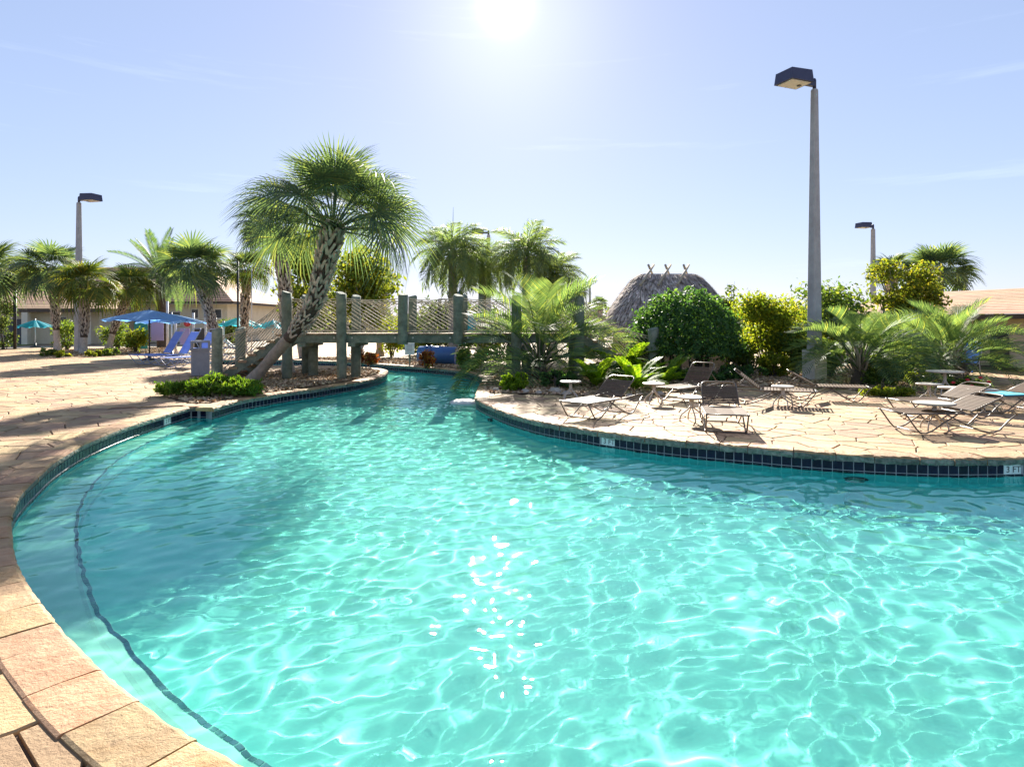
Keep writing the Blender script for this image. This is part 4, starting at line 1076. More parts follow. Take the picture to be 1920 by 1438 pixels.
# ---------------------------------------------------------------- light poles
def lamp(label, base, height, yaw, r0, r1, fs=1.0, group='shoebox light poles'):
    root = thing('light_pole', label, 'lamp post', base, yaw, group)
    mb = MB(); n = 8; pr = []
    for z, r in ((-0.1, r0), (height * .5, (r0 + r1) / 2), (height - .05, r1), (height, r1 * .8)):
        pr.append((z, r))
    vs, fs_ = [], []
    for z, r in pr:
        c = r * 0.72
        for x, y in ((c, -r), (r, -c), (r, c), (c, r), (-c, r), (-r, c), (-r, -c), (-c, -r)): vs.append((x, y, z))
    for i in range(len(pr) - 1):
        for k in range(8): fs_.append((i * 8 + k, i * 8 + (k + 1) % 8, (i + 1) * 8 + (k + 1) % 8, (i + 1) * 8 + k))
    fs_.append(tuple(24 + k for k in range(8))); mb.add(vs, fs_); mb.build('pole', M['concrete'], root)
    t = MB(); t.lathe([(r1 * .62, 0), (r1 * .62, .30 * fs), (r1 * .35, .36 * fs)], 10, (0, 0, height)); t.build('tenon', M['fixture'], root)
    a = MB(); a.box((0.24 * fs, 0, height + .16 * fs), (0.40 * fs, 0.13 * fs, 0.15 * fs)); a.build('arm', M['fixture'], root)
    f = MB(); x0, x1, w, zt, zb = 0.42 * fs, 1.36 * fs, 0.38 * fs, height + .46 * fs, height + .06 * fs
    f.add([(x0, -w, zb), (x1, -w, zb), (x1, w, zb), (x0, w, zb), (x0 + .04, -w + .03, zt), (x1 - .04, -w + .03, zt - .03), (x1 - .04, w - .03, zt - .03), (x0 + .04, w - .03, zt)],
          [(0, 4, 5, 1), (1, 5, 6, 2), (2, 6, 7, 3), (3, 7, 4, 0), (4, 7, 6, 5), (0, 1, 2, 3)])
    hd = f.build('housing', M['fixture'], root)
    q = MB(); q.box(((x0 + x1) / 2, 0, zb - .012), ((x1 - x0) * .84, w * 1.66, .022)); q.build('lens', M['lens'], hd)
    q = MB(); q.box((x0 + .25 * fs, 0, zb - .03), (.10 * fs, .10 * fs, .03)); q.build('lamp_socket', M['dark'], hd)
    return root
b_ = gp(1527, 712)
tall = lamp('tall concrete light pole with dark shoebox head beside the pindo palm', b_, 9.15, R(202), 0.19, 0.09, 0.95)
mb = MB(); mb.box((0, 0, 0.45), (0.50, 0.50, 1.0)); mb.build('base_sleeve', M['roughwhite'], tall)
mb = MB(); mb.box((-0.1, -0.215, 2.05), (0.09, 0.03, 0.14)); mb.build('cover_plate', M['dark'], tall)
lamp('concrete light pole among the palms on the left', gp(148, 659), 9.3, R(-15), 0.22, 0.11, 1.05)
Yl = 52.0; lamp('light pole with dark head behind the yellow tree on the right', Vector(((1637 - 960) / F * Yl, Yl, 0)), 9.4, R(195), 0.22, 0.13, 1.05)
Yl = 54.0; lamp('light pole whose head shows between the weeping palms', Vector(((916 - 960) / F * Yl, Yl, 0)), 9.2, R(190), 0.22, 0.13, 1.05)
Yl = 130.0; lamp('tiny distant light pole left of the thatched hut', Vector(((1106 - 960) / F * Yl, Yl, 0)), 9.0, R(185), 0.25, 0.18, 1.1)
# slim dark posts on the left
for px, by, ty, lab, mt in ((446, 668, 490, 'slim dark pole in front of the straight grey palm', 'dark'), (472, 664, 500, 'thin pale pole right of the slim dark pole', 'white_metal')):
    b_ = gp(px, by); t_ = at(px, ty, b_.y); mb = MB(); mb.tube([(0, 0, 0), (0, 0, t_.z)], 0.055 if mt == 'dark' else 0.03, 8); mb.lathe([(.09, 0), (.09, .25), (.05, .3)], 10)
    tag(mb.build('slim_pole', M[mt], None, b_), lab, 'pole', 'slim poles')
b_ = gp(28, 655); pl_ = thing('path_lamp', 'black path lamp with flat square top at the left edge', 'lamp post', b_)
zt = at(28, 534, b_.y).z
mb = MB(); mb.tube([(0, 0, 0), (0, 0, zt - .25)], 0.1, 8); mb.build('post', M['dark'], pl_)
mb = MB(); mb.box((0, 0, zt - .12), (0.42, 0.42, 0.26)); mb.build('lantern', M['lens'], pl_)
mb = MB(); mb.box((0, 0, zt + .05), (1.25, 0.9, 0.09)); mb.build('cap', M['dark'], pl_)

# ---------------------------------------------------------------- thatched hut
Yh = 28.0; hx = (1252 - 960) / F * Yh
hut = thing('thatched_hut', 'thatched chickee hut with three crossed ridge poles behind the dome tree', 'hut', (hx, Yh, 0))
ex, ey, ze, zr, rl = 2.72, 2.3, 1.72, 4.0, 1.05
def roof_pt(a, t):
    """t 0 at the eave, 1 at the ridge"""
    ca, sa = math.cos(a), math.sin(a)
    k = (abs(ca) ** 2.6 + abs(sa) ** 2.6) ** (-1 / 2.6)
    e = Vector((ex * ca * k, ey * sa * k, ze)); rx_ = max(-rl, min(rl, ex * ca * k * 0.62))
    rd = Vector((rx_, 0, zr - 0.06 * abs(ca)))
    p = e.lerp(rd, t); p.z = ze + (zr - ze) * (t ** 0.86) + 0.10 * math.sin(math.pi * t)
    return p
mb = MB(); NA, NT = 72, 12; vs, fs = [], []
for j in range(NT + 1):
    for i in range(NA): vs.append(roof_pt(2 * math.pi * i / NA, j / NT) - Vector((0, 0, .06)))
for j in range(NT):
    for i in range(NA): fs.append((j * NA + i, j * NA + (i + 1) % NA, (j + 1) * NA + (i + 1) % NA, (j + 1) * NA + i))
mb.add(vs, fs, True); mb.build('roof', M['thatch'], hut)
rh = np.random.RandomState(12); V = []; n_ = 15000
for k in range(n_):
    a = rh.uniform(0, 6.2832); t = rh.uniform(-0.02, 0.99) ** 1.0; L = rh.uniform(.10, .2)
    lay = math.floor(t * 8) / 8 + rh.uniform(0, .06); t = max(-.03, min(.98, lay))
    p = roof_pt(a, max(t, 0)); q = roof_pt(a + rh.uniform(-.05, .05), max(t - L, -0.0)); 
    d_ = (q - p); 
    if d_.length < .05: d_ = Vector((0, 0, -.4)) + Vector((math.cos(a), math.sin(a), 0)) * .1
    d_ = d_.normalized() * rh.uniform(.25, .55) + Vector((0, 0, -rh.uniform(0, .10)))
    o = Vector((math.cos(a), math.sin(a), .6)).normalized() * rh.uniform(.02, .15)
    s_ = Vector((-math.sin(a), math.cos(a), 0)) * rh.uniform(.012, .05)
    V += [p + s_ + o * .5, p - s_ + o * .5, p - s_ * .5 + d_ + o * 1.4, p + s_ * .5 + d_ + o * 1.4]
th = link('thatch', np_mesh('thatch', np.array([tuple(v) for v in V]), np.arange(n_ * 4).reshape(-1, 4), M['thatch']), hut); th['kind'] = 'stuff'
for dx in (-0.72, 0.02, 0.82):
    for s_ in (-1, 1):
        mb = MB(); mb.tube([(dx - .70, -1.15, zr - .62), (dx + .14, .12, zr + .34)] if s_ < 0 else [(dx + .55, 1.1, zr - .6), (dx - .14, -.06, zr + .32)], [0.055, 0.05], 7); mb.build('ridge_pole', M['rope'], hut)
for x in (-2.05, -0.7, 0.7, 2.05):
    for y in (-1.6, 1.6):
        mb = MB(); mb.tube([(x, y, -0.03), (x * .98, y * .98, 2.2)], [0.11, 0.09], 8); mb.build('post', M['log'], hut)
mb = MB(); mb.box((0, -1.5, 0.52), (3.9, 0.5, 1.04)); mb.box((0, -1.52, 1.07), (4.1, 0.65, 0.07)); mb.build('counter', M['plank'], hut)

# ---------------------------------------------------------------- buildings
def roof_slope(parent, e0, e1, r0, r1, rows, mat, lap=0.018):
    """one roof slope of stepped tile courses between eave e0-e1 and ridge r0-r1"""
    e0, e1, r0, r1 = map(Vector, (e0, e1, r0, r1)); mb = MB()
    n = (e1 - e0).cross(r0 - e0).normalized() if (r0 - r1).length > .01 or True else Vector((0, 0, 1))
    if n.z < 0: n = -n
    for k in range(rows):
        t0, t1 = k / rows, (k + 1) / rows + 0.2 / rows
        a, b = e0.lerp(r0, t0), e1.lerp(r1, t0); c, d_ = e1.lerp(r1, min(t1, 1)), e0.lerp(r0, min(t1, 1))
        mb.add([a + n * lap, b + n * lap, c + n * .004, d_ + n * .004, a, b], [(0, 1, 2, 3), (4, 5, 1, 0)])
    return mb.build('roof_slope', mat, parent)
def wall_box(parent, name, c, size, mat, rz=0):
    mb = MB(); mb.box(c, size, Matrix.Rotation(rz, 3, 'Z')); return mb.build(name, mat, parent)
def window(parent, x, y, z, w, h, mat='glass_dark'):
    f = wall_box(parent, 'window', (x, y, z), (w + .16, .08, h + .16), M['stucco_trim'])
    p = wall_box(f, 'pane', (x, y - .045, z), (w, .02, h), M[mat]); wall_box(f, 'sill', (x, y - .07, z - h / 2 - .1), (w + .3, .16, .07), M['stucco_trim'])
house = thing('pool_house', 'cream pool house with brown tiled hip roof behind the left palms', 'building', (-42, 60, 0))
x0, x1, y0, y1, ez, rz_ = -22, 16.2, -2, 12, 3.75, 7.4
wall_box(house, 'wall', ((x0 + x1) / 2, (y0 + y1) / 2, ez / 2), (x1 - x0, y1 - y0, ez), M['stucco'])
o_ = 0.9
A, B, C_, D_ = (x0 - o_, y0 - o_, ez - .05), (x1 + o_, y0 - o_, ez - .05), (x1 + o_, y1 + o_, ez - .05), (x0 - o_, y1 + o_, ez - .05)
Ra, Rb = (x0 + 5, 5, rz_), (x1 - 5.5, 5, rz_)
roof_slope(house, A, B, Ra, Rb, 22, M['rooftile']); roof_slope(house, B, C_, Rb, Rb, 22, M['rooftile']); roof_slope(house, C_, D_, Rb, Ra, 10, M['rooftile']); roof_slope(house, D_, A, Ra, Ra, 10, M['rooftile'])
wall_box(house, 'fascia', ((x0 + x1) / 2, y0 - o_ + .05, ez - .17), (x1 - x0 + 2 * o_ - .1, .1, .22), M['fascia'])
wall_box(house, 'fascia', (x1 + o_ - .05, (y0 + y1) / 2, ez - .17), (.1, y1 - y0 + 2 * o_ - .1, .22), M['fascia'])
wall_box(house, 'soffit', ((x0 + x1) / 2, y0 - o_ / 2, ez - .3), (x1 - x0 + 1.6, o_ - .1, .05), M['stucco_trim'])
for x in (9.6, 11.4): window(house, x, y0 - .04, 2.2, 1.1, 1.1)
for x in (13.3, 14.4, 15.4): window(house, x, y0 - .04, 2.6, .55, .75)
for x in (8.4,): wall_box(house, 'door', (x, y0 - .03, 1.1), (1.2, .1, 2.2), M['door'])
# lower wing in front with a deep eave
wg = (-24, 7.4, -6.4, -2.02, 2.95)
wall_box(house, 'wing_wall', ((wg[0] + wg[1]) / 2, (wg[2] + wg[3]) / 2, wg[4] / 2), (wg[1] - wg[0], wg[3] - wg[2], wg[4]), M['stucco'])
roof_slope(house, (wg[0] - 1, wg[2] - 1, wg[4]), (wg[1] + 1, wg[2] - 1, wg[4]), (wg[0] - 1, wg[3] + 2.5, 5.5), (wg[1] - 2.5, wg[3] + 2.5, 5.5), 18, M['rooftile'])
roof_slope(house, (wg[1] + 1, wg[2] - 1, wg[4]), (wg[1] + 1, wg[3] + 1, wg[4]), (wg[1] - 2.5, wg[3] + 2.5, 5.5), (wg[1] - 2.5, wg[3] + 2.5, 5.5), 18, M['rooftile'])
wall_box(house, 'fascia', ((wg[0] + wg[1]) / 2, wg[2] - .95, wg[4] - .14), (wg[1] - wg[0] + 1.9, .1, .3), M['fascia'])
for x in (0.4, -3.2): wall_box(house, 'door', (x, wg[2] - .03, 1.05), (1.9, .1, 2.1), M['door'])
for x in (4.2, 5.9): window(house, x, wg[2] - .04, 1.75, 1.0, 1.0)
for x in (1.9, 6.9): wall_box(house, 'column', (x, wg[2] - .8, wg[4] / 2), (.5, .35, wg[4]), M['stucco_trim'])
sgn_ = wall_box(house, 'notice', (8.6, wg[2] + 4.3, 1.35), (.55, .05, .6), M['white_metal']); wall_box(sgn_, 'red_print', (8.6, wg[2] + 4.26, 1.4), (.32, .02, .22), M['redpanel'])

# right building: wall recedes from the right edge
Wa, Wb = Vector((16.2, 31.8, 0)), Vector((21.2, 15.8, 0)); wd = (Wb - Wa).normalized(); wn_ = Vector((wd.y, -wd.x, 0)); wn_ = wn_ if wn_.x < 0 else -wn_
ang = math.atan2(wd.y, wd.x); Lw = (Wb - Wa).length
rbld = thing('poolside_building', 'cream building with brown tile roof at the right edge', 'building', Wa, ang)
sd = -1 if (Matrix.Rotation(-ang, 3, 'Z') @ wn_).y < 0 else 1      # local side that faces the pool
wall_box(rbld, 'wall', (Lw / 2, -sd * 3.0, 1.06), (Lw, 6.0, 2.12), M['stucco'])
roof_slope(rbld, (-.6, sd * .75, 2.12), (Lw, sd * .75, 2.12), (.4, -sd * 3.0, 3.22), (Lw, -sd * 3.0, 3.22), 16, M['rooftile'], 0.014)
roof_slope(rbld, (-.6, -sd * 6.6, 2.12), (-.6, sd * .75, 2.12), (.4, -sd * 3.0, 3.22), (.4, -sd * 3.0, 3.22), 16, M['rooftile'], 0.014)
wall_box(rbld, 'fascia', (Lw / 2 - .3, sd * .70, 2.02), (Lw + .5, .08, .17), M['fascia'])
wall_box(rbld, 'soffit', (Lw / 2, sd * .35, 1.98), (Lw + .3, .62, .05), M['stucco_trim'])
wall_box(rbld, 'plinth', (Lw / 2, sd * .02, .07), (Lw, .06, .14), M['fascia'])
def arch(parent, x, w, h, mat):
    mb = MB(); pts = [(-w / 2, 0), (w / 2, 0)] + [(w / 2 * math.cos(t), h - w / 2 + w / 2 * math.sin(t)) for t in np.linspace(0, math.pi, 11)]
    n = len(pts); mb.add([(x + p[0], sd * .012, p[1] + .15) for p in pts] + [(x + p[0], sd * .05, p[1] + .15) for p in pts], [tuple(range(n)), tuple(reversed(range(n, 2 * n)))] + [(i, (i + 1) % n, n + (i + 1) % n, n + i) for i in range(n)])
    return mb.build('arched_door', mat, parent)
def along(px):
    """distance along the wall of the point seen at this column"""
    k = (px - 960) / F; t = (k * Wa.y - Wa.x) / (wd.x - k * wd.y); return t
for a_, b_2 in ((1858, 1893),): arch(rbld, (along(a_) + along(b_2)) / 2, abs(along(b_2) - along(a_)), 1.35, M['door'])
wall_box(rbld, 'post', (along(1850), sd * .5, 1.0), (.16, .16, 2.0), M['fascia'])
wall_box(rbld, 'window', (along(1722), sd * .02, 1.0), (1.0, .06, 0.9), M['glass_dark'])
wall_box(rbld, 'window', (along(1745), sd * .02, 1.0), (.5, .06, 0.9), M['glass_dark'])

# ---------------------------------------------------------------- furniture
def chaise_parts(frame, strap, back_deg, bl=0.66, solid=False):
    """chaise: foot at x=0, head at +x; tube frame on zigzag legs, cross straps"""
    W, zs, hinge = 0.33, 0.33, 1.12; P = {}
    ba = R(back_deg); r = 0.0135
    fr = MB()
    for s in (-1, 1):
        fr.tube([(0.02, s * (W - .05), zs), (0.0, s * W, zs - .0), (0.06, s * W, zs), (hinge, s * W, zs - .01), (1.72, s * W, zs + .03), (1.86, s * W, zs + .02), (1.92, s * W, zs - .03)], r, 6)
    fr.tube([(0.02, -W + .05, zs), (0.02, W - .05, zs)], r, 6); fr.tube([(hinge, -W, zs - .015), (hinge, W, zs - .015)], r, 6)
    P['frame'] = (fr, frame)
    P['legs'] = []
    for s in (-1, 1):
        for path in ([(0.03, zs - .01), (0.20, .09), (0.27, .02), (0.37, .012), (0.47, .05), (0.66, .17), (0.9, zs - .02)],
                     [(0.72, zs - .02), (1.06, .14), (1.28, .05), (1.40, .012), (1.52, .012), (1.62, .05), (1.78, .2), (1.915, zs - .03)]):
            lg = MB(); lg.tube([(x, s * (W - .012), z) for x, z in path], r * 0.95, 6); P['legs'].append(lg)
    br = MB()
    for x in (0.32, 1.46): br.tube([(x, -W + .012, .016), (x, W - .012, .016)], r * .8, 5)
    P['brace'] = (br, frame)
    bf = MB(); cx, cz = math.cos(ba), math.sin(ba)
    def bp(u, y, o=0.0): return (hinge + .02 + u * cx - o * cz, y, zs + .015 + u * cz + o * cx)
    wb = W - .028
    bf.tube([bp(0, -wb), bp(bl - .08, -wb), bp(bl - .02, -wb + .03), bp(bl, -wb + .09), bp(bl, wb - .09), bp(bl - .02, wb - .03), bp(bl - .08, wb), bp(0, wb)], r, 6)
    bf.tube([bp(bl * .55, -wb), (hinge + .55, -W, zs + .02)], r * .7, 5); bf.tube([bp(bl * .55, wb), (hinge + .55, W, zs + .02)], r * .7, 5)
    P['back_frame'] = (bf, frame)
    st = MB(); n = 15
    for k in range(n):
        x = 0.06 + (hinge - .12) * (k + .5) / n; h = .0345 if solid else .025
        st.add([(x - h, -W, zs + .012), (x + h, -W, zs + .012), (x + h, -W * .4, zs - .006), (x - h, -W * .4, zs - .006), (x + h, W * .4, zs - .006), (x - h, W * .4, zs - .006), (x + h, W, zs + .012), (x - h, W, zs + .012),
                (x - h, -W, zs + .006), (x + h, -W, zs + .006), (x + h, -W * .4, zs - .012), (x - h, -W * .4, zs - .012), (x + h, W * .4, zs - .012), (x - h, W * .4, zs - .012), (x + h, W, zs + .006), (x - h, W, zs + .006)],
               [(0, 1, 2, 3), (3, 2, 4, 5), (5, 4, 6, 7), (8, 11, 10, 9), (11, 13, 12, 10), (13, 15, 14, 12), (0, 3, 11, 8), (3, 5, 13, 11), (5, 7, 15, 13), (1, 9, 10, 2), (2, 10, 12, 4), (4, 12, 14, 6)])
    P['seat_straps'] = (st, strap)
    bs = MB(); n = 11
    for k in range(n):
        u = .03 + (bl - .17) * (k + .5) / n; h = (bl - .16) / n / 2 if solid else .017
        q = [bp(u - h, -wb, .012), bp(u + h, -wb, .012), bp(u + h, wb, .012), bp(u - h, wb, .012), bp(u - h, -wb, .006), bp(u + h, -wb, .006), bp(u + h, wb, .006), bp(u - h, wb, .006)]
        bs.add(q, [(0, 1, 2, 3), (7, 6, 5, 4), (0, 4, 5, 1), (2, 6, 7, 3)])
    P['back_straps'] = (bs, strap)
    return P
def chaise(label, foot, heading, back, frame, strap, group, name='chaise_lounge', z=0.0, scale=1.0, bl=0.66, solid=False):
    root = thing(name, label, 'lounge chair', (foot[0], foot[1], z + 0.004), R(heading), group, scale)
    P = chaise_parts(frame, strap, back, bl, solid)
    for k in ('frame', 'brace', 'back_frame', 'seat_straps', 'back_straps'): P[k][0].build(k, P[k][1], root)
    for lg in P['legs']: lg.build('leg', frame, root)
    return root
TAN = 'tan strap chaises on the right deck'
chaise('tan strap chaise set at a slant nearest the pool corner', (1.12, 11.75), 48, 34, M['frame'], M['strap'], TAN)
chaise('tan strap chaise seen end-on beside the small round table', (3.42, 10.15), 77, 33, M['frame'], M['strap'], TAN)
chaise('dark strap chaise with its back raised high under the dome tree', (3.45, 14.35), 42, 48, M['frame'], M['strap'], TAN)
chaise('tan strap chaise side-on behind the small table with four legs', (6.55, 13.75), 158, 38, M['frame'], M['strap'], TAN)
chaise('tan strap chaise at the foot of the pindo palm, back towards the lamp pole', (8.15, 14.6), 160, 30, M['frame'], M['strap'], TAN)
chaise('tan strap chaise stretching to the right edge behind the near white table', (6.28, 10.6), 4, 23, M['frame'], M['strap'], TAN)
chaise('tan strap chaise behind the near one at the right edge', (7.3, 12.1), 8, 26, M['frame'], M['strap'], TAN)
c_ = chaise('chaise with a teal towel at the right edge', (9.3, 12.9), 12, 20, M['frame'], M['strap'], TAN)
mb = MB(); mb.box((0.72, 0, 0.352), (0.7, 0.6, 0.02)); tw_ = mb.build('teal_towel', M['teal_canvas'], None, (9.3, 12.9, 0.004)); tw_.rotation_euler = (0, 0, R(12)); tag(tw_, 'teal towel spread on the chaise at the right edge', 'towel')
chaise('dark strap chaise far back on the right beyond the bed', (11.2, 17.3), 20, 40, M['frame'], M['strap'], TAN)
def table(label, pos, d=0.5, h=0.45, group='small round side tables'):
    root = thing('side_table', label, 'table', (pos[0], pos[1], 0.004), rv.uniform(0, 1.5), group)
    mb = MB(); mb.lathe([(d / 2 - .012, h - .035), (d / 2, h - .028), (d / 2, h - .006), (d / 2 - .01, h), (d / 2 - .05, h - .003)], 28); mb.build('table_top', M['tabletop'], root)
    mb = MB(); mb.lathe([(0.045, h * .52), (0.036, h * .62), (0.036, h - .03)], 12); mb.build('column', M['tableleg'], root)
    for k in range(4):
        a = k * math.pi / 2 + .4; c, s = math.cos(a), math.sin(a)
        mb = MB(); mb.tube([(.025 * c, .025 * s, h * .62), (.06 * c, .06 * s, h * .5), (.13 * c, .13 * s, h * .38), (.19 * c, .19 * s, h * .27), (.215 * c, .215 * s, h * .12), (.217 * c, .217 * s, 0.0)], 0.0135, 6); mb.build('leg', M['tableleg'], root)
    return root
table('round side table left of the end-on chaise', g(1297, 790))
table('round side table in front of the ferns', g(1226, 756), 0.5)
table('round side table behind the slanted chaise', g(1070, 751), 0.5)
table('round side table in front of the side-on chaise', g(1468, 763), 0.46)
table('large round side table nearest the right edge of the pool', g(1752, 806), 0.62, 0.46)
table('round side table behind the near right chaise', g(1842, 771), 0.55)
table('round side table at the front of the hibiscus shrub', g(1742, 757), 0.52)
table('round side table at the far end of the ground cover', g(1784, 766), 0.5)
table('round side table far right against the pale paving', (10.55, 15.6), 0.8, 0.62)
# blue towelled chair
b_ = gp(1808, 704); ch_ = thing('deck_chair', 'upright deck chair with a blue towel over its back, right of the pindo palm', 'chair', b_, R(200))
mb = MB()
for s in (-.3, .3):
    mb.tube([(-.35, s, 0), (-.3, s, .42), (.25, s, .38), (.3, s, 0)], .02, 6); mb.tube([(-.28, s, .4), (-.5, s, 1.15)], .02, 6)
mb.build('frame', M['white_metal'], ch_)
mb = MB(); mb.beam((-.26, 0, .42), (-.53, 0, 1.2), .66, .05, (0, 1, 0)); mb.beam((-.28, 0, .43), (.3, 0, .40), .62, .04); mb.build('seat_sling', M['blue_canvas'], ch_)
mb = MB(); mb.box((.15, 0, .38), (.12, .7, .5)); mb.build('towel', M['blue_canvas'], ch_)

# left deck: loungers, parasols, bin
LG = 'blue sling loungers by the parasols'
for k, (fx, fy, lab) in enumerate(((248, 684, 'leftmost of the three blue sling loungers by the parasol'), (277, 686, 'middle one of the three blue sling loungers by the parasol'), (306, 691, 'rightmost of the three blue sling loungers, beside the bin'))):
    chaise(lab, g(fx, fy), 52, 60, M['lounger_frame'], M['sling_cloth'], LG, 'sling_lounger', scale=1.25, bl=1.02, solid=True)
chaise('blue sling lounger behind the bin', g(350, 672), 15, 18, M['lounger_frame'], M['sling_cloth'], LG, 'sling_lounger', scale=1.5, solid=True)
def parasol(label, px, Y, ztop, drop, rad, mat, pole, group, tilt=0.0, seed=1):
    r = random.Random(seed); root = thing('parasol', label, 'umbrella', ((px - 960) / F * Y, Y, 0), r.uniform(0, .7), group)
    mb = MB(); n = 8; m = 5; vs = [(0, 0, ztop)]; fs = []
    for j in range(1, m + 1):
        for i in range(n * 4):
            a = 2 * math.pi * i / (n * 4); sc = 1 - 0.06 * (1 - abs(math.cos(n * a / 2)))
            t = j / m; z = ztop - drop * (t ** 1.15) - 0.10 * t * (1 - abs(math.cos(n * a / 2))) * (1 if j else 0)
            vs.append((rad * t * math.cos(a) * sc, rad * t * math.sin(a) * sc, z + tilt * rad * t * math.cos(a)))
    N = n * 4
    for i in range(N): fs.append((0, 1 + i, 1 + (i + 1) % N))
    for j in range(m - 1):
        for i in range(N): fs.append((1 + j * N + i, 1 + (j + 1) * N + i, 1 + (j + 1) * N + (i + 1) % N, 1 + j * N + (i + 1) % N))
    mb.add(vs, fs, False); mb.build('canopy', mat, root)
    mb = MB(); mb.tube([(0, 0, 0), (0, 0, ztop + .1)], 0.035, 8); mb.build('pole', pole, root)
    for i in range(n):
        a = 2 * math.pi * i / n; mb = MB(); mb.tube([(0, 0, ztop - .06), (rad * math.cos(a), rad * math.sin(a), ztop - drop - .03 + tilt * rad * math.cos(a))], .012, 4); mb.build('rib', M['dark'], root)
    mb = MB(); mb.lathe([(.32, 0), (.32, .06), (.08, .1), (.06, .3)], 14); mb.build('base', M['dark'], root)
parasol('blue parasol nearer the camera, with dark pole', 280, 31, 2.42, .48, 2.0, M['blue_shade'], M['dark'], 'blue parasols', 0, 2)
parasol('blue parasol behind and right of the other blue one', 322, 34, 2.25, .42, 1.75, M['blue_shade'], M['white_metal'], 'blue parasols', 0, 3)
parasol('teal parasol left of the bridge stair netting', 449, 40, 2.15, .5, 1.35, M['teal_shade'], M['white_metal'], 'teal parasols', 0, 4)
parasol('teal parasol behind the bridge stair near the left post', 512, 42, 1.95, .45, 1.25, M['teal_shade'], M['white_metal'], 'teal parasols', 0, 5)
parasol('small teal parasol by the pool house door on the far left', 66, 47, 2.0, .5, 1.2, M['teal_shade'], M['white_metal'], 'teal parasols', 0, 6)
b_ = gp(376, 704); bin_ = thing('litter_bin', 'grey square litter bin with open-sided hood left of the stair post', 'litter bin', b_, R(24))
mb = MB(); mb.box((0, 0, .44), (.56, .56, .84)); mb.box((0, 0, .02), (.5, .5, .05)); mb.build('body', M['grey_bin'], bin_)
mb = MB(); mb.box((0, 0, .89), (.62, .62, .06)); mb.build('rim', M['grey_bin'], bin_)
for sx in (-1, 1):
    for sy in (-1, 1):
        mb = MB(); mb.box((sx * .265, sy * .265, 1.02), (.06, .06, .2)); mb.build('hood_post', M['grey_bin'], bin_)
    mb = MB(); mb.box((sx * .27, 0, 1.02), (.04, .05, .2)); mb.build('hood_post', M['grey_bin'], bin_)
    mb = MB(); mb.box((0, sx * .27, 1.02), (.05, .04, .2)); mb.build('hood_post', M['grey_bin'], bin_)
mb = MB(); mb.box((0, 0, 1.155), (.62, .62, .07), None, .93); mb.build('hood', M['grey_bin'], bin_)

# water play frame behind the loungers
b_ = gp(352, 660); pf = thing('play_frame', 'white-framed water play structure with purple and red panels behind the loungers', 'play structure', b_)
for x, h in ((-1.25, 3.1), (-0.75, 2.2), (0.35, 2.4), (1.1, 2.5), (2.2, 1.9)):
    mb = MB(); mb.tube([(x, 0, 0), (x, 0, h)], .07, 8); mb.build('post', M['white_metal'], pf)
for x, z, w, h, m_ in ((-1.9, 1.35, .75, 1.3, 'purple'), (-0.2, .95, .6, 1.0, 'purple'), (0.75, .8, .7, 1.3, 'glass_dark'), (-2.9, 1.0, .8, 1.6, 'greenpanel')):
    mb = MB(); mb.box((x, .05, z), (w, .06, h)); mb.build('panel', M[m_], pf)
mb = MB(); mb.lathe([(.2, -.04), (.2, .04)], 16); q_ = mb.build('disc', M['redpanel'], pf, (0.02, -.1, 1.75)); q_.rotation_euler = (R(90), 0, 0)
for z in (0.4, .8, 1.2, 1.6, 2.0):
    mb = MB(); mb.tube([(1.1, -.05, z), (1.75, -.05, z)], .035, 6); mb.build('rung', M['white_metal'], pf)
mb = MB(); mb.tube([(1.75, -.05, 0), (1.75, -.05, 2.1), (1.1, -.05, 2.1)], .05, 8); mb.build('ladder_rail', M['white_metal'], pf)
mb = MB(); mb.tube([(1.8, -.1, 1.1), (2.9, -.4, .25), (3.6, -.5, .12)], .05, 6); mb.tube([(1.8, .3, 1.1), (2.9, 0, .25), (3.6, -.1, .12)], .05, 6); mb.build('slide_rail', M['white_metal'], pf)
# lifted blue awning-like loungers beyond the bin, slide tube, notice, tower
b_ = gp(818, 684); st_ = thing('slide_tube', 'blue water slide tube lying under the bridge', 'water slide', b_)
mb = MB(); mb.tube([(-.75, .3, .42), (0, .1, .42), (.85, 0, .36)], [.36, .38, .40], 16); mb.build('tube', M['slide'], st_)
for x, r_ in ((-.42, .40), (-.22, .41)):
    mb = MB(); mb.tube([(x - .04, .2, .42), (x + .04, .18, .42)], r_, 16); mb.build('flange', M['slide'], st_)
b_ = gp(768, 686); nb_ = thing('notice_board', 'white notice board with lines of small print under the bridge', 'sign', b_)
z1 = H - (643 - HOR) / F * b_.y; z0 = H - (665 - HOR) / F * b_.y
mb = MB(); mb.box((0, 0, (z0 + z1) / 2), (.40, .03, z1 - z0)); brd = mb.build('board', M['white_metal'], nb_)
mb = MB()
for k in range(7): mb.box((rv.uniform(-.03, .0), -.019, z1 - .07 - k * (z1 - z0 - .1) / 7), (.26 + rv.uniform(-.03, .05), .006, .016))
mb.build('print_lines', M['grey_bin'], brd)
mb = MB(); mb.box((0, .05, z1 / 2), (.07, .06, z1)); mb.build('post', M['wood'], nb_)
Yl = 34.0; tw = thing('slide_tower', 'railed metal stair tower of the water slide behind the bridge netting', 'slide tower', ((835 - 960) / F * Yl, Yl, 0))
for x in (-.35, .0, .35):
    for y in (0, .8):
        mb = MB(); mb.tube([(x, y, 0), (x, y, 3.05)], .03, 6); mb.build('post', M['dark'], tw)
for z in (2.2, 2.6, 3.05):
    mb = MB(); mb.tube([(-.35, 0, z), (.35, 0, z)], .025, 6); mb.tube([(-1.0, 0, z - .7), (-.35, 0, z)], .025, 6); mb.build('rail', M['dark'], tw)
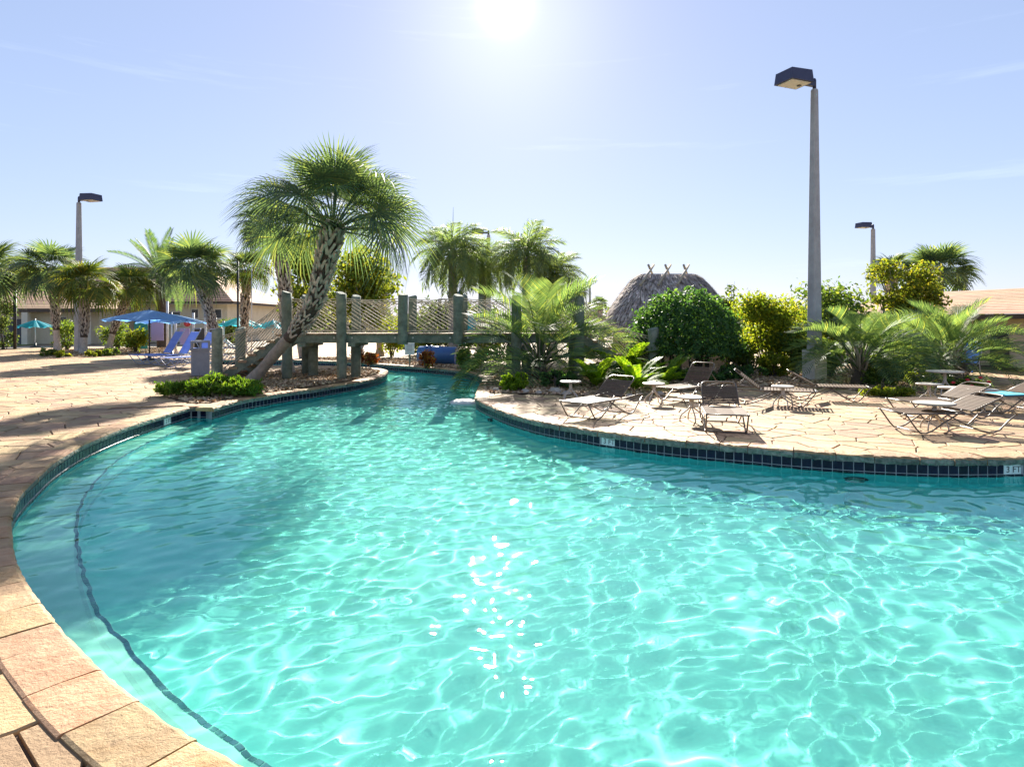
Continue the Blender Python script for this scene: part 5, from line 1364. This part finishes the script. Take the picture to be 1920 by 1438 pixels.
mb = MB(); mb.box((0, .4, 1.95), (.9, 1.0, .08)); mb.build('platform', M['wood'], tw)
mb = MB(); mb.tube([(.5, .3, 2.3), (1.0, .1, 2.2), (1.45, -.1, 1.7), (1.3, -.2, 1.1), (.6, -.2, .8)], .28, 10); mb.build('slide_chute', M['teal_canvas'], tw)
mb = MB(); mb.lathe([(.34, 0), (.2, .25), (.03, .55)], 10); mb.build('cap', M['slide'], tw, (.75, .4, 3.05))

# underwater lights on the wall and the foaming inlet at the corner
for px, py, lab in ((1612, 853, 'round pool light under water below the right bank'), (921, 762, 'round pool light under water near the bank corner')):
    p, i = near_chain(chain_right, px, py); e = chain_right[i + 1] - chain_right[i - 1]; e /= np.linalg.norm(e); nin = -np.array([-e[1], e[0]]) * SGN
    mb = MB(); mb.tube([(.13 * math.cos(a), .13 * math.sin(a), .02) for a in np.linspace(0, 2 * math.pi, 20, endpoint=False)], .022, 6, closed=True)
    o = mb.build('pool_light', M['dark']); tag(o, lab, 'pool light', 'pool lights')
    Zt = Vector((nin[0], nin[1], 0)); Xt = Vector((0, 0, 1)).cross(Zt)
    o.matrix_world = Matrix(((Xt.x, 0, Zt.x, p[0] + nin[0] * .01), (Xt.y, 0, Zt.y, p[1] + nin[1] * .01), (0, 1, 0, -0.62), (0, 0, 0, 1))); o.cycles.is_caustics_receiver = True
    mb = MB(); mb.lathe([(.11, 0), (.11, .012)], 16); q = mb.build('glass', M['lens'], o); q.cycles.is_caustics_receiver = True
fo = MB(); rfo = random.Random(6); gx, gy = g(872, 755, WATER_Z)
nx_, ny_ = 18, 10; vs = []
for j in range(ny_ + 1):
    for i in range(nx_ + 1):
        u, v = i / nx_ * 2 - 1, j / ny_ * 2 - 1; r_ = max(0, 1 - (u * u + v * v) ** 1.5)
        vs.append((gx + u * .42, gy + v * .34, WATER_Z - .05 + .13 * r_ ** .5 + rfo.uniform(-.012, .018)))
fo.add(vs, [(j * (nx_ + 1) + i, j * (nx_ + 1) + i + 1, (j + 1) * (nx_ + 1) + i + 1, (j + 1) * (nx_ + 1) + i) for j in range(ny_) for i in range(nx_)], True)
tag(fo.build('inlet_foam', M['roughwhite']), 'lumpy white foaming water at the waterline beside the bank corner', 'rock')  # foaming water of the inlet, modelled as a lumpy opaque mesh
# edging boulders in the right bed
for k, (px, py, s_) in enumerate(((930, 733, .1), (985, 737, .12), (1010, 739, .1), (1040, 737, .16), (1062, 741, .12), (1150, 742, .14), (1180, 745, .1), (1238, 742, .12))):
    mb = MB(); rr_ = random.Random(k); pr = [(s_ * .3, -.02), (s_, .02), (s_ * .95, s_ * .4), (s_ * .5, s_ * .75), (.01, s_ * .8)]
    mb.lathe(pr, 9); mb.v = [(x * rr_.uniform(.8, 1.2), y * rr_.uniform(.8, 1.2), z * rr_.uniform(.9, 1.1)) for x, y, z in mb.v]
    tag(mb.build('edging_stone', M['boulder'], None, (*g(px, py), 0.01)), ('first', 'second', 'third', 'fourth', 'fifth', 'sixth', 'seventh', 'eighth')[k] + ' small rough edging stone of the right bed, counted from the bank corner', 'stone', 'edging stones of the right bed')
